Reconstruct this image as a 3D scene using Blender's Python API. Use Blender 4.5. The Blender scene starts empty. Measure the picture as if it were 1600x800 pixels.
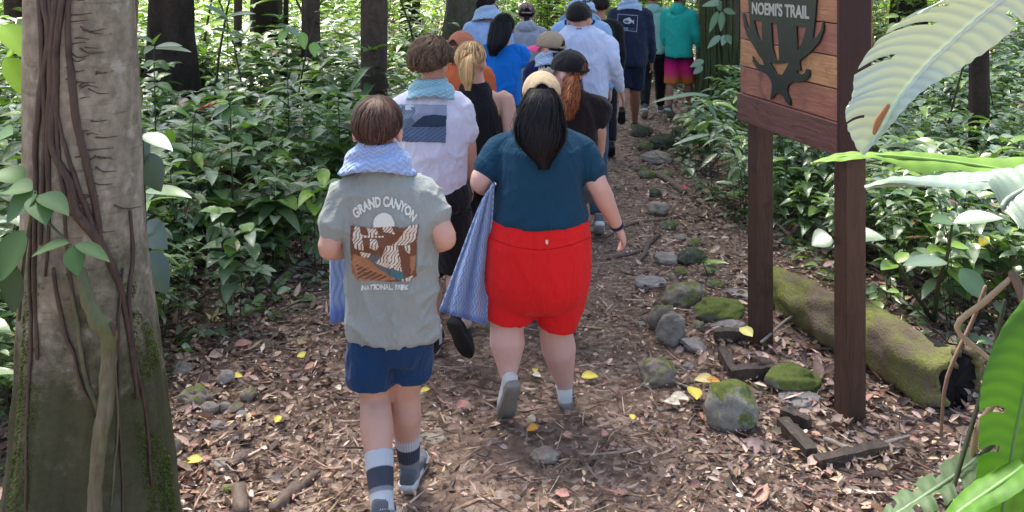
import bpy, bmesh, math, random
import numpy as np
from mathutils import Vector, Matrix, noise
from mathutils.bvhtree import BVHTree
R = math.radians
random.seed(7); rng = np.random.default_rng(7)
S = bpy.context.scene
COL = S.collection
# ---------------------------------------------------------------- camera, sky, sun, exposure
F = 1400.0; CH = 2.15; HOR = -70.0
cam = bpy.data.cameras.new("camera"); co = bpy.data.objects.new("camera", cam); COL.objects.link(co)
co.location = (0, 0, CH); co.rotation_euler = (R(90), 0, 0)
cam.sensor_width = 36; cam.lens = 36 * F / 1600; cam.shift_y = -(400 - HOR) / 1600
cam.clip_start = .05; cam.clip_end = 600
S.camera = co
wd = bpy.data.worlds.new("World"); S.world = wd; wd.use_nodes = True
wn = wd.node_tree; bg = wn.nodes["Background"]
sky = wn.nodes.new("ShaderNodeTexSky"); sky.sky_type = 'NISHITA'; sky.sun_disc = False
sky.sun_elevation = R(62); sky.sun_rotation = R(-25); sky.air_density = 1.0; sky.dust_density = 4.0; sky.ozone_density = .6
wn.links.new(sky.outputs[0], bg.inputs[0]); bg.inputs[1].default_value = .085
sl = bpy.data.lights.new("sun", 'SUN'); sl.energy = 4.2; sl.angle = R(20); sl.color = (1, .94, .86)
so = bpy.data.objects.new("sun", sl); COL.objects.link(so)
sd = Vector((math.sin(R(-25)) * math.cos(R(62)), math.cos(R(-25)) * math.cos(R(62)), math.sin(R(62))))
so.rotation_euler = sd.to_track_quat('Z', 'Y').to_euler()
S.view_settings.view_transform = 'Standard'; S.view_settings.look = 'None'
S.view_settings.exposure = 2.35; S.view_settings.gamma = 1
S.cycles.max_bounces = 6; S.cycles.transparent_max_bounces = 6; S.cycles.use_denoising = True
S.cycles.caustics_reflective = False; S.cycles.caustics_refractive = False

# ---------------------------------------------------------------- helpers
def W(px, py, D):
    "a point of the place: D metres ahead, seen px, py in the 1600x800 photograph"
    return Vector(((px - 800) * D / F, D, CH - (py - HOR) * D / F))
def gy(py): return CH * F / (py - HOR)            # distance of flat ground
def G(px, py): D = gy(py); return Vector(((px - 800) * D / F, D, 0))

def np_mesh(name, V, Q, col=None, smooth=True):
    V = np.asarray(V, dtype=np.float32).reshape(-1, 3); Q = np.asarray(Q, dtype=np.int32)
    me = bpy.data.meshes.new(name); k = Q.shape[1]
    me.vertices.add(len(V)); me.vertices.foreach_set("co", V.ravel())
    me.loops.add(Q.size); me.loops.foreach_set("vertex_index", Q.ravel())
    me.polygons.add(len(Q)); me.polygons.foreach_set("loop_start", np.arange(0, Q.size, k, dtype=np.int32))
    if smooth: me.polygons.foreach_set("use_smooth", np.ones(len(Q), dtype=bool))
    me.update(calc_edges=True); me.validate()
    if col is not None:
        a = me.color_attributes.new("Col", 'FLOAT_COLOR', 'POINT')
        c = np.ones((len(V), 4), dtype=np.float32); c[:, :3] = col
        a.data.foreach_set("color", c.ravel())
    return me
LOC = {}
def emit(name, me, mat, parent=None, origin=None):
    "mesh in world coordinates -> object whose origin is its parent's or the one given"
    o = bpy.data.objects.new(name, me); COL.objects.link(o)
    org = Vector(LOC[parent.name]) if parent else Vector(origin or (0, 0, 0))
    me.transform(Matrix.Translation(-org))
    if parent: o.parent = parent
    else: o.location = org
    LOC[o.name] = org
    for m in (mat if isinstance(mat, (list, tuple)) else [mat]): me.materials.append(m)
    return o
def tag(o, label=None, cat=None, group=None, kind=None):
    if label: o["label"] = label
    if cat: o["category"] = cat
    if group: o["group"] = group
    if kind: o["kind"] = kind
    return o
def empty(name, loc, label=None, cat=None, group=None):
    o = bpy.data.objects.new(name, None); COL.objects.link(o); o.location = loc; o.empty_display_size = .1
    LOC[o.name] = Vector(loc); return tag(o, label, cat, group)
class Sh:
    "a bag of shells"
    def __init__(s): s.v = []; s.f = []; s.n = 0
    def add(s, vf):
        v, f = vf; s.v += [tuple(x) for x in v]; s.f += [tuple(i + s.n for i in q) for q in f]; s.n += len(v); return s
    def mesh(s, name="m", smooth=True):
        me = bpy.data.meshes.new(name); me.from_pydata(s.v, [], s.f); me.update()
        bm = bmesh.new(); bm.from_mesh(me); bmesh.ops.recalc_face_normals(bm, faces=bm.faces); bm.to_mesh(me); bm.free()
        if smooth: me.polygons.foreach_set("use_smooth", [True] * len(me.polygons))
        return me
def loft(rings, cap=True, closed=True):
    n = len(rings[0]); v = [Vector(p) for r in rings for p in r]; f = []
    for i in range(len(rings) - 1):
        for j in range(n if closed else n - 1):
            a = i * n + j; b = i * n + (j + 1) % n; f.append((a, b, b + n, a + n))
    if cap:
        for k, r in ((0, rings[0]), (len(rings) - 1, rings[-1])):
            c = sum((Vector(p) for p in r), Vector()) / n; v.append(c); ci = len(v) - 1
            for j in range(n): f.append((ci, k * n + j, k * n + (j + 1) % n))
    return v, f
def ring(c, u, w, rx, ry, n=22, p=2.0):
    o = []
    for j in range(n):
        a = 2 * math.pi * j / n; ca, sa = math.cos(a), math.sin(a)
        o.append(c + u * rx * math.copysign(abs(ca) ** (2 / p), ca) + w * ry * math.copysign(abs(sa) ** (2 / p), sa))
    return o
def cr(P, k=3):
    P = [Vector(p) for p in P]
    if len(P) < 3: return [P[0].lerp(P[1], i / k) for i in range(k + 1)]
    Q = [P[0] * 2 - P[1]] + P + [P[-1] * 2 - P[-2]]; o = []
    for i in range(1, len(Q) - 2):
        for j in range(k):
            t = j / k; a, b, c, d = Q[i - 1], Q[i], Q[i + 1], Q[i + 2]
            o.append(.5 * ((2 * b) + (c - a) * t + (2 * a - 5 * b + 4 * c - d) * t * t + (3 * b - a - 3 * c + d) * t ** 3))
    o.append(P[-1]); return o
def lin(r, m):
    return list(np.interp(np.linspace(0, 1, m), np.linspace(0, 1, len(r)), r))
def limb(pts, rad, n=14, k=3, flat=1.0, ref=Vector((0, 1, 0)), rnd=True):
    "a tapering round bar along pts"
    P = cr(pts, k); m = len(P); r = lin(rad, m) if len(rad) == len(pts) else lin(rad, m); rings = []
    T = [(P[min(i + 1, m - 1)] - P[max(i - 1, 0)]).normalized() for i in range(m)]
    def rg(c, t, q):
        u = t.cross(ref)
        if u.length < .05: u = t.cross(Vector((1, .3, 0)))
        u.normalize(); w = u.cross(t).normalized(); return ring(c, u, w, q, q * flat, n)
    if rnd: rings += [rg(P[0] - T[0] * r[0] * .8, T[0], r[0] * .5)]
    rings += [rg(P[i], T[i], r[i]) for i in range(m)]
    if rnd: rings += [rg(P[-1] + T[-1] * r[-1] * .8, T[-1], r[-1] * .5)]
    return loft(rings)
def ball(c, rx, ry, rz, n=14, Mx=None):
    rings = []
    for i in range(1, n):
        a = math.pi * i / n; q = []
        for j in range(n + 4):
            b = 2 * math.pi * j / (n + 4); p = Vector((rx * math.sin(a) * math.cos(b), ry * math.sin(a) * math.sin(b), rz * math.cos(a)))
            q.append(c + (Mx @ p if Mx else p))
        rings.append(q)
    return loft(rings)
def box(c, sx, sy, sz, Mx=None):
    v = []
    for x in (-1, 1):
        for y in (-1, 1):
            for z in (-1, 1):
                p = Vector((x * sx / 2, y * sy / 2, z * sz / 2)); v.append(Vector(c) + (Mx @ p if Mx else p))
    return v, [(0, 1, 3, 2), (4, 6, 7, 5), (0, 4, 5, 1), (2, 3, 7, 6), (0, 2, 6, 4), (1, 5, 7, 3)]
def merge(sh, voxel, smooth=3, post=None, clipz=None):
    "union of overlapping shells as one continuous skin"
    me = sh.mesh("tmp"); o = bpy.data.objects.new("tmp", me); COL.objects.link(o)
    m = o.modifiers.new("r", 'REMESH'); m.mode = 'VOXEL'; m.voxel_size = voxel; m.use_smooth_shade = True
    if smooth: s = o.modifiers.new("s", 'SMOOTH'); s.factor = .5; s.iterations = smooth
    dg = bpy.context.evaluated_depsgraph_get(); r = bpy.data.meshes.new_from_object(o.evaluated_get(dg), depsgraph=dg)
    bpy.data.objects.remove(o); bpy.data.meshes.remove(me)
    r.polygons.foreach_set("use_smooth", [True] * len(r.polygons))
    if post:
        N = len(r.vertices); c = np.empty(N * 3, np.float32); nn = np.empty(N * 3, np.float32)
        r.vertices.foreach_get("co", c); r.vertices.foreach_get("normal", nn); c = c.reshape(-1, 3); nn = nn.reshape(-1, 3)
        d = np.array([post(Vector(p), Vector(q)) for p, q in zip(c.tolist(), nn.tolist())], dtype=np.float32)
        if d.ndim == 1: c += nn * d[:, None]
        else: c += d
        r.vertices.foreach_set("co", c.ravel()); r.update()
    return r
def ridge(p, sx, sy, sz, seed=0):
    q = Vector((p.x * sx, p.y * sy, p.z * sz + seed)); q += Vector((noise.noise(q * .7 + Vector((9, 0, 0))), noise.noise(q * .7), 0)) * .7
    return 1 - min(1, abs(noise.noise(q)) * 3.2)
def wr(amp, seed=0, sc=1.0):
    "cloth folds: drag lines and soft sags"
    def f(p, n):
        a = ridge(Vector((p.x + p.z * .35, p.y, p.z - p.x * .4)), 7 * sc, 5 * sc, 4 * sc, seed)
        b = ridge(Vector((p.x - p.z * .5, p.y, p.z + p.x * .3)), 11 * sc, 7 * sc, 6 * sc, seed + 5)
        return amp * (a * a * 1.0 + b * b * .6 - .5) + amp * .5 * noise.noise(p * 9 * sc)
    return f

# ---------------------------------------------------------------- materials
MAT = {}
class NT:
    def __init__(s, name):
        s.m = bpy.data.materials.new(name); s.m.use_nodes = True; s.t = s.m.node_tree; s.b = s.t.nodes["Principled BSDF"]; MAT[name] = s.m
    def n(s, typ, **k):
        x = s.t.nodes.new("ShaderNode" + typ)
        for a, v in k.items():
            if a.startswith("i_"):
                key = a[2:]; key = int(key) if key.isdigit() else key.replace("_", " ")
                x.inputs[key].default_value = v
            else: setattr(x, a, v)
        return x
    def l(s, a, b): s.t.links.new(a, b)
    def co(s, kind="Object", scale=None):
        c = s.n("TexCoord").outputs[kind]
        if scale:
            m = s.n("Mapping"); m.inputs["Scale"].default_value = scale; s.l(c, m.inputs[0]); c = m.outputs[0]
        return c
    def noise(s, scale, co=None, detail=5, rough=.6, dist=0):
        x = s.n("TexNoise"); x.inputs["Scale"].default_value = scale; x.inputs["Detail"].default_value = detail
        x.inputs["Roughness"].default_value = rough; x.inputs["Distortion"].default_value = dist
        if co is not None: s.l(co, x.inputs["Vector"])
        return x.outputs[0]
    def ramp(s, f, stops, interp='LINEAR'):
        x = s.n("ValToRGB"); x.color_ramp.interpolation = interp; e = x.color_ramp.elements
        while len(e) < len(stops): e.new(.5)
        for i, (p, c) in enumerate(stops): e[i].position = p; e[i].color = (*c, 1) if len(c) == 3 else c
        s.l(f, x.inputs[0]); return x.outputs[0]
    def mix(s, f, a, b, mode='MIX'):
        x = s.n("Mix"); x.data_type = 'RGBA'; x.blend_type = mode; x.clamp_result = False
        for v, i in ((f, 0), (a, 6), (b, 7)):
            if isinstance(v, (int, float)): x.inputs[i].default_value = v
            elif isinstance(v, tuple): x.inputs[i].default_value = (*v, 1) if len(v) == 3 else v
            else: s.l(v, x.inputs[i])
        return x.outputs[2]
    def math(s, op, a, b=0.0, c=None):
        x = s.n("Math"); x.operation = op
        for i, v in enumerate((a, b) if c is None else (a, b, c)):
            if isinstance(v, (int, float)): x.inputs[i].default_value = v
            else: s.l(v, x.inputs[i])
        return x.outputs[0]
    def bump(s, h, st=.3, d=.01, prev=None):
        x = s.n("Bump"); x.inputs["Strength"].default_value = st; x.inputs["Distance"].default_value = d; s.l(h, x.inputs["Height"])
        if prev is not None: s.l(prev, x.inputs["Normal"])
        s.l(x.outputs[0], s.b.inputs["Normal"]); return x.outputs[0]
    def base(s, c, rough=.8, spec=.5):
        if isinstance(c, tuple): s.b.inputs["Base Color"].default_value = (*c, 1)
        else: s.l(c, s.b.inputs["Base Color"])
        if isinstance(rough, (int, float)): s.b.inputs["Roughness"].default_value = rough
        else: s.l(rough, s.b.inputs["Roughness"])
        s.b.inputs["Specular IOR Level"].default_value = spec
def cloth(name, c, var=.14, rough=.9, sheen=.15, weave=900):
    t = NT(name); n = t.noise(5, t.co(), 6); n2 = t.noise(60, t.co(), 3)
    col = t.mix(n, tuple(x * (1 - var) for x in c), tuple(min(1, x * (1 + var)) for x in c))
    col = t.mix(.25, col, t.mix(n2, tuple(x * .8 for x in c), tuple(min(1, x * 1.15) for x in c)))
    t.base(col, rough, .2); t.b.inputs["Sheen Weight"].default_value = sheen; t.b.inputs["Sheen Roughness"].default_value = .5
    b = t.bump(t.noise(11, t.co(scale=(1, 1, .45)), 5, .55, 1.2), .8, .03); t.bump(t.noise(weave, t.co(), 2), .12, .002, b); return t.m
def skin(name, c):
    t = NT(name); n = t.noise(12, t.co(), 5); n2 = t.noise(150, t.co(), 3)
    col = t.mix(n, tuple(x * y for x, y in zip(c, (1, .9, .88))), tuple(min(1, x * 1.08) for x in c)); col = t.mix(t.math('MULTIPLY', n2, .25), col, tuple(x * y for x, y in zip(c, (.85, .6, .55))))
    t.base(col, .52, .4); t.b.inputs["Subsurface Weight"].default_value = .12; t.b.inputs["Subsurface Radius"].default_value = (.02, .008, .004); t.b.inputs["Subsurface Scale"].default_value = 1
    t.bump(n2, .1, .002); return t.m
def attr(name, rough=.6, spec=.4, transl=0.0, bump=None, var=0.0, tint=(1, 1, 1)):
    t = NT(name); a = t.n("Attribute"); a.attribute_name = "Col"; c = a.outputs["Color"]
    if var:
        n = t.noise(40, t.co(), 4); c = t.mix(1.0, c, t.ramp(n, [(.3, (1 - var,) * 3), (.7, (1 + var,) * 3)]), 'MULTIPLY')
    t.base(c, rough, spec)
    if bump: t.bump(t.noise(bump, t.co(), 4), .4, .004)
    if transl:
        tr = t.n("BsdfTranslucent"); t.l(t.mix(1.0, c, (1.7, 2.1, .5), 'MULTIPLY'), tr.inputs[0]); mx = t.n("MixShader"); mx.inputs[0].default_value = transl
        t.l(t.b.outputs[0], mx.inputs[1]); t.l(tr.outputs[0], mx.inputs[2]); t.l(mx.outputs[0], t.t.nodes["Material Output"].inputs[0])
    return t.m
SK = skin("skin_fair", (.58, .36, .28)); SKT = skin("skin_tan", (.42, .225, .16)); SKP = skin("skin_pale", (.66, .44, .38))
HAIR = attr("hair", .55, .22); PRINT = attr("print_ink", .85, .2)
LEAF = attr("leaf", .34, 1.0, .18); LEAFM = attr("leaf_matte", .6, .35, .25); LEAFP = attr("leaf_pale", .36, .9, .06); LITTER = attr("litter_leaf", .6, .4, var=.35)
def mt_plain(name, c, rough=.6, metal=0.0, bumps=60):
    t = NT(name); n = t.noise(bumps, t.co(), 5); t.base(t.mix(n, tuple(x * .75 for x in c), tuple(min(1, x * 1.2) for x in c)), rough, .4); t.b.inputs["Metallic"].default_value = metal; t.bump(n, .15, .003); return t.m
RUB = mt_plain("rubber_dark", (.02, .02, .022), .8); SOLEW = mt_plain("sole_white", (.62, .62, .6), .7); EYE = mt_plain("eye", (.25, .2, .18), .15)
SHOEG = cloth("shoe_knit_grey", (.11, .12, .14)); SHOEL = cloth("shoe_knit_light", (.62, .62, .60)); SHOEB = cloth("shoe_black", (.02, .02, .022)); SOLEG = mt_plain("sole_worn", (.26, .235, .21), .85)
def wood(name, c1, c2, scale=(2, 2, 30), moss=0):
    t = NT(name); c = t.co(); g = t.noise(3, t.co(scale=scale), 8, .65, 1.5); col = t.ramp(g, [(.3, c1), (.55, tuple((a + b) / 2 for a, b in zip(c1, c2))), (.75, c2)])
    col = t.mix(t.ramp(t.noise(7, c, 5), [(.55, (0, 0, 0)), (.7, (.7,) * 3)]), col, tuple(x * .45 for x in c1))
    if moss: col = t.mix(t.ramp(t.noise(5, c, 6), [(.45, (0, 0, 0)), (.6, (moss,) * 3)]), col, (.07, .10, .02))
    t.base(col, t.ramp(g, [(.3, (.45,) * 3), (.8, (.75,) * 3)]), .4); t.bump(g, .5, .006); return t.m
# ---------------------------------------------------------------- ground
def gh(x, y):
    "height of the forest floor: level trail, gently rising sides"
    l = max(0, -x - 1.7 - .03 * max(0, y - 5)); r = max(0, x - 1.9 - .04 * max(0, y - 6))
    z = .10 * (1 - math.exp(-l)) + .10 * (1 - math.exp(-r))
    return z + .012 * noise.noise(Vector((x * 1.3, y * 1.3, 0))) * (1 + 3 * min(1, l + r))
def ground():
    xs = np.concatenate([np.linspace(-250, -14, 12), np.linspace(-12, 12, 150), np.linspace(14, 250, 12)])
    ys = np.concatenate([np.linspace(-60, -3, 10), np.linspace(-2, 26, 170), np.linspace(29, 400, 14)])
    V = [(x, y, gh(x, y) + (.006 * noise.noise(Vector((x * 9, y * 9, 3))) if abs(x) < 12 else 0)) for y in ys for x in xs]; n = len(xs)
    Q = [(j * n + i, j * n + i + 1, (j + 1) * n + i + 1, (j + 1) * n + i) for j in range(len(ys) - 1) for i in range(n - 1)]
    t = NT("forest_floor"); c = t.co()
    v = t.n("TexVoronoi"); v.inputs["Scale"].default_value = 38; t.l(c, v.inputs[0]); sp = t.n("SeparateColor"); t.l(v.outputs["Color"], sp.inputs[0])
    chips = t.ramp(sp.outputs[0], [(0, (.045, .028, .02)), (.35, (.14, .088, .062)), (.7, (.27, .19, .145)), (1, (.46, .36, .29))])
    soil = t.ramp(t.noise(9, c, 8), [(.3, (.085, .055, .038)), (.7, (.215, .145, .105))])
    col = t.mix(t.ramp(t.noise(2.2, c, 5), [(.35, (.25,) * 3), (.65, (.85,) * 3)]), soil, chips)
    t.base(col, .8, .35); b = t.bump(sp.outputs[1], .5, .012); t.bump(t.noise(70, c, 6), .7, .01, b)
    o = emit("ground", np_mesh("ground", V, Q), t.m); tag(o, kind="structure", label="brown forest floor of the trail covered in leaf mulch")
ground()

def leaf_t(nl=5, pw=.8):
    T = np.linspace(0, 1, nl + 1); w = np.sin(np.pi * T ** pw) ** .85; w[0] = .06; w[-1] = .0
    return T, w
def leaves(P, Fw, Up, L, Wd, droop, cols, nl=5, fold=.18, wave=0.0, pw=.8):
    "many leaves at once: two half blades folded on a midrib, arching over"
    P, Fw, Up = (np.asarray(a, float) for a in (P, Fw, Up)); N = len(P); L = np.broadcast_to(L, N); Wd = np.broadcast_to(Wd, N); droop = np.broadcast_to(droop, N)
    Fw = Fw / np.linalg.norm(Fw, axis=1)[:, None]; Sd = np.cross(Fw, Up); Sd /= np.linalg.norm(Sd, axis=1)[:, None] + 1e-9; Nn = np.cross(Sd, Fw)
    T, w = leaf_t(nl, pw); m = len(T); V = np.zeros((N, m, 3, 3)); g = np.array([0, 0, -1.0])
    for i in range(m):
        mid = P + Fw * (L * T[i])[:, None] + g * (droop * L * T[i] ** 2)[:, None]
        hw = (Wd * w[i] * .5)[:, None]; wv = (wave * Wd * np.sin(T[i] * 17 + np.arange(N)))[:, None]
        V[:, i, 0] = mid - Sd * hw + Nn * (hw * fold * 2 + wv); V[:, i, 1] = mid; V[:, i, 2] = mid + Sd * hw + Nn * (hw * fold * 2 - wv)
    base = (np.arange(N) * m * 3)[:, None, None]; q = []
    for i in range(m - 1):
        for k in range(2): a = i * 3 + k; q.append((a, a + 1, a + 4, a + 3))
    Q = (base + np.array(q)[None]).reshape(-1, 4)
    C = np.repeat(np.asarray(cols, float), m * 3, axis=0); C = C.reshape(N, m, 3, 3); C[:, :, 1] = C[:, :, 1] * 1.25 + .01
    return V.reshape(-1, 3), Q, C.reshape(-1, 3)
def cat3(parts):
    Vs, Qs, Cs, n = [], [], [], 0
    for v, q, c in parts: Vs.append(v); Qs.append(q + n); Cs.append(c); n += len(v)
    return np.concatenate(Vs), np.concatenate(Qs), np.concatenate(Cs)
def rdir(N, zlo=-1, zhi=1):
    a = rng.uniform(0, 2 * np.pi, N); z = rng.uniform(zlo, zhi, N); r = np.sqrt(np.maximum(0, 1 - z * z)); return np.stack([r * np.cos(a), r * np.sin(a), z], 1)

LC = np.array([(.34, .235, .18), (.21, .13, .09), (.14, .085, .06), (.46, .35, .28), (.29, .15, .11), (.08, .05, .038), (.38, .27, .16), (.25, .175, .13), (.32, .215, .185), (.05, .032, .025)])
def litter():
    N = 130000
    u = rng.uniform(0, 1, N); Y = 2.6 + 15.5 * u ** 1.5; X = rng.uniform(-1, 1, N) * (1.2 + .62 * Y) + .1
    # sparser where feet have worn the trail
    cen = .1 * (Y - 4); keep = rng.uniform(0, 1, N) < np.clip(.32 + .68 * (np.abs(X - cen) / 1.0) ** 1.5, 0, 1); X, Y = X[keep], Y[keep]; N = len(X)
    Z = np.array([gh(a, b) for a, b in zip(X.tolist(), Y.tolist())]) + rng.uniform(.002, .030, N)
    fw = rdir(N, -.4, .4); up = rdir(N, .3, 1); side = np.abs(X - .1 * (Y[:] - 4))
    L = rng.gamma(2.4, .0085, N) * (.75 + .75 * np.clip(side - .4, 0, 1.3)) + .007; L = np.minimum(L, .15)
    V, Q, C = leaves(np.stack([X, Y, Z], 1), fw, up, L, L * rng.uniform(.25, .6, N), rng.uniform(-.35, .35, N), LC[rng.integers(0, len(LC), N)] * rng.uniform(.6, 1.85, N)[:, None], nl=3, fold=.2)
    # twigs and bark shreds
    M = 9000; Y2 = 2.7 + 12 * rng.uniform(0, 1, M) ** 1.6; X2 = rng.uniform(-1, 1, M) * (1 + .6 * Y2); Z2 = np.array([gh(a, b) for a, b in zip(X2.tolist(), Y2.tolist())]) + rng.uniform(.008, .03, M)
    L2 = rng.gamma(2.5, .035, M) + .03
    v2 = leaves(np.stack([X2, Y2, Z2], 1), rdir(M, -.12, .15), rdir(M, .6, 1), L2, rng.uniform(.004, .011, M), rng.uniform(-.15, .15, M), LC[rng.integers(0, len(LC), M)] * rng.uniform(.5, 1.3, M)[:, None], nl=3, fold=-.9, pw=1)
    V, Q, C = cat3([(V, Q, C), v2])
    tag(emit("leaf_litter", np_mesh("leaf_litter", V, Q, C, smooth=False), LITTER), "brown curled leaf and bark litter strewn over the trail", "leaf litter", kind="stuff")
litter()

# ---------------------------------------------------------------- decals: pictures and lettering on cloth, wood
FONT = {}
def glyphs(txt, bold=0.0, sp=1.0):
    c = bpy.data.curves.new("t", 'FONT'); c.body = txt; c.size = 1; c.offset = bold; c.space_character = sp; c.align_x = 'CENTER'; c.resolution_u = 3
    o = bpy.data.objects.new("t", c); COL.objects.link(o); dg = bpy.context.evaluated_depsgraph_get(); me = bpy.data.meshes.new_from_object(o.evaluated_get(dg), depsgraph=dg)
    me.calc_loop_triangles(); v = [x.co.xy for x in me.vertices]; T = [[(v[i][0], v[i][1]) for i in t.vertices] for t in me.loop_triangles]
    bpy.data.objects.remove(o); bpy.data.curves.remove(c); bpy.data.meshes.remove(me); xs = [p[0] for t in T for p in t]; return T, min(xs), max(xs)
class Canvas:
    def __init__(s, x0, y0, x1, y1, st):
        s.x0, s.y0, s.st = x0, y0, st; s.w = int((x1 - x0) / st) + 1; s.h = int((y1 - y0) / st) + 1
        s.c = np.zeros((s.h, s.w, 3)); s.a = np.zeros((s.h, s.w), bool)
        s.X, s.Y = np.meshgrid(x0 + (np.arange(s.w) + .5) * st, y0 + (np.arange(s.h) + .5) * st)
    def put(s, m, col): s.c[m] = col if not callable(col) else col(s.X[m], s.Y[m]); s.a |= m
    def inside(s, P):
        m = np.zeros((s.h, s.w), bool); n = len(P)
        for i in range(n):
            (xa, ya), (xb, yb) = P[i], P[(i + 1) % n]
            if ya == yb: continue
            k = ((ya > s.Y) != (yb > s.Y)) & (s.X < (xb - xa) * (s.Y - ya) / (yb - ya) + xa); m ^= k
        return m
    def poly(s, P, col, clip=None):
        m = s.inside(P); m = m & clip if clip is not None else m; s.put(m, col); return m
    def disc(s, cx, cy, r, col, ry=None): m = ((s.X - cx) / r) ** 2 + ((s.Y - cy) / (ry or r)) ** 2 < 1; s.put(m, col); return m
    def text(s, txt, fn, col, bold=0.0, sp=1.0):
        T, a, b = glyphs(txt, bold, sp); m = np.zeros((s.h, s.w), bool)
        for t in T:
            P = [fn((x - a) / (b - a), y) for x, y in t]
            i0 = int((min(p[0] for p in P) - s.x0) / s.st) - 1; i1 = int((max(p[0] for p in P) - s.x0) / s.st) + 2
            j0 = int((min(p[1] for p in P) - s.y0) / s.st) - 1; j1 = int((max(p[1] for p in P) - s.y0) / s.st) + 2
            i0, j0 = max(i0, 0), max(j0, 0); X = s.X[j0:j1, i0:i1]; Y = s.Y[j0:j1, i0:i1]
            if X.size == 0: continue
            d = []
            for k in range(3):
                (xa, ya), (xb, yb) = P[k], P[(k + 1) % 3]; d.append((xb - xa) * (Y - ya) - (yb - ya) * (X - xa))
            m[j0:j1, i0:i1] |= ((d[0] >= 0) & (d[1] >= 0) & (d[2] >= 0)) | ((d[0] <= 0) & (d[1] <= 0) & (d[2] <= 0))
        s.put(m, col)
def bvh_of(o):
    me = o.data; off = LOC[o.name] if o.name in LOC else Vector(); return BVHTree.FromPolygons([v.co + off for v in me.vertices], [tuple(p.vertices) for p in me.polygons])
def hit(bv, px, py, maxd=60):
    d = W(px, py, 1) - Vector((0, 0, CH)); d.normalize(); h = bv.ray_cast(Vector((0, 0, CH)), d, maxd); return h[0], h[1], d
def decal(cv, target, name, parent, lift=.0035, mat=None):
    bv = bvh_of(target) if not isinstance(target, BVHTree) else target; idx = {}; V = []; C = []; Q = []
    def vert(i, j):
        if (i, j) in idx: return idx[i, j]
        p, n, d = hit(bv, cv.x0 + i * cv.st, cv.y0 + j * cv.st)
        if p is None: idx[i, j] = -1; return -1
        idx[i, j] = len(V); V.append(p + n * lift); return idx[i, j]
    cols = []
    for j, i in zip(*np.nonzero(cv.a)):
        q = [vert(i, j), vert(i + 1, j), vert(i + 1, j + 1), vert(i, j + 1)]
        if min(q) < 0: continue
        Q.append(q[::-1]); cols.append(cv.c[j, i])
    Va = np.array([V[k] for q in Q for k in q]); Ca = np.repeat(np.array(cols), 4, axis=0)
    return emit(name, np_mesh(name, Va, np.arange(len(Va)).reshape(-1, 4), Ca), mat or PRINT, parent)
# ---------------------------------------------------------------- people
UX, UY, UZ = Vector((1, 0, 0)), Vector((0, 1, 0)), Vector((0, 0, 1))
def hand_shells(w, d, out, s=1.0, curl=.5):
    "palm, four unequal bent fingers and a side thumb; out = direction the back of the hand faces"
    d = d.normalized(); out = (out - d * out.dot(d)).normalized(); a = d.cross(out).normalized(); sh = []
    fwd = a if a.y > 0 else -a                                    # thumb side looks forward
    P = [w - d * .02 * s, w + d * .02 * s, w + d * .05 * s, w + d * .088 * s]
    rings = [ring(p, fwd, out, r * s, q * s, 12) for p, r, q in zip(P, (.024, .031, .039, .038), (.019, .017, .015, .012))]
    sh.append(loft(rings))
    for i, (off, ln, r) in enumerate(((.028, .070, .0088), (.0095, .079, .0092), (-.010, .073, .0088), (-.028, .057, .0078))):
        b = w + d * .075 * s + fwd * off * s; pts = [b]; ang = 0; dd = d
        for k, fr in enumerate((.45, .33, .27)):
            ang += curl * (.45 + .15 * i if k else .3 + .08 * i); dd = d * math.cos(ang) - out * math.sin(ang) + fwd * off * .8; pts.append(pts[-1] + dd.normalized() * ln * fr * s)
        sh.append(limb(pts, [r * s * 1.05, r * s, r * s * .95, r * s * .78], 8, 2, ref=out))
    b = w + d * .018 * s + fwd * .024 * s; t1 = b + (d * .6 + fwd * .75 - out * .25).normalized() * .036 * s; t2 = t1 + (d * .9 + fwd * .3 - out * .4).normalized() * .032 * s
    sh.append(limb([b, t1, t2], [.0125 * s, .0105 * s, .0085 * s], 8, 2, ref=out)); return sh
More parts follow.
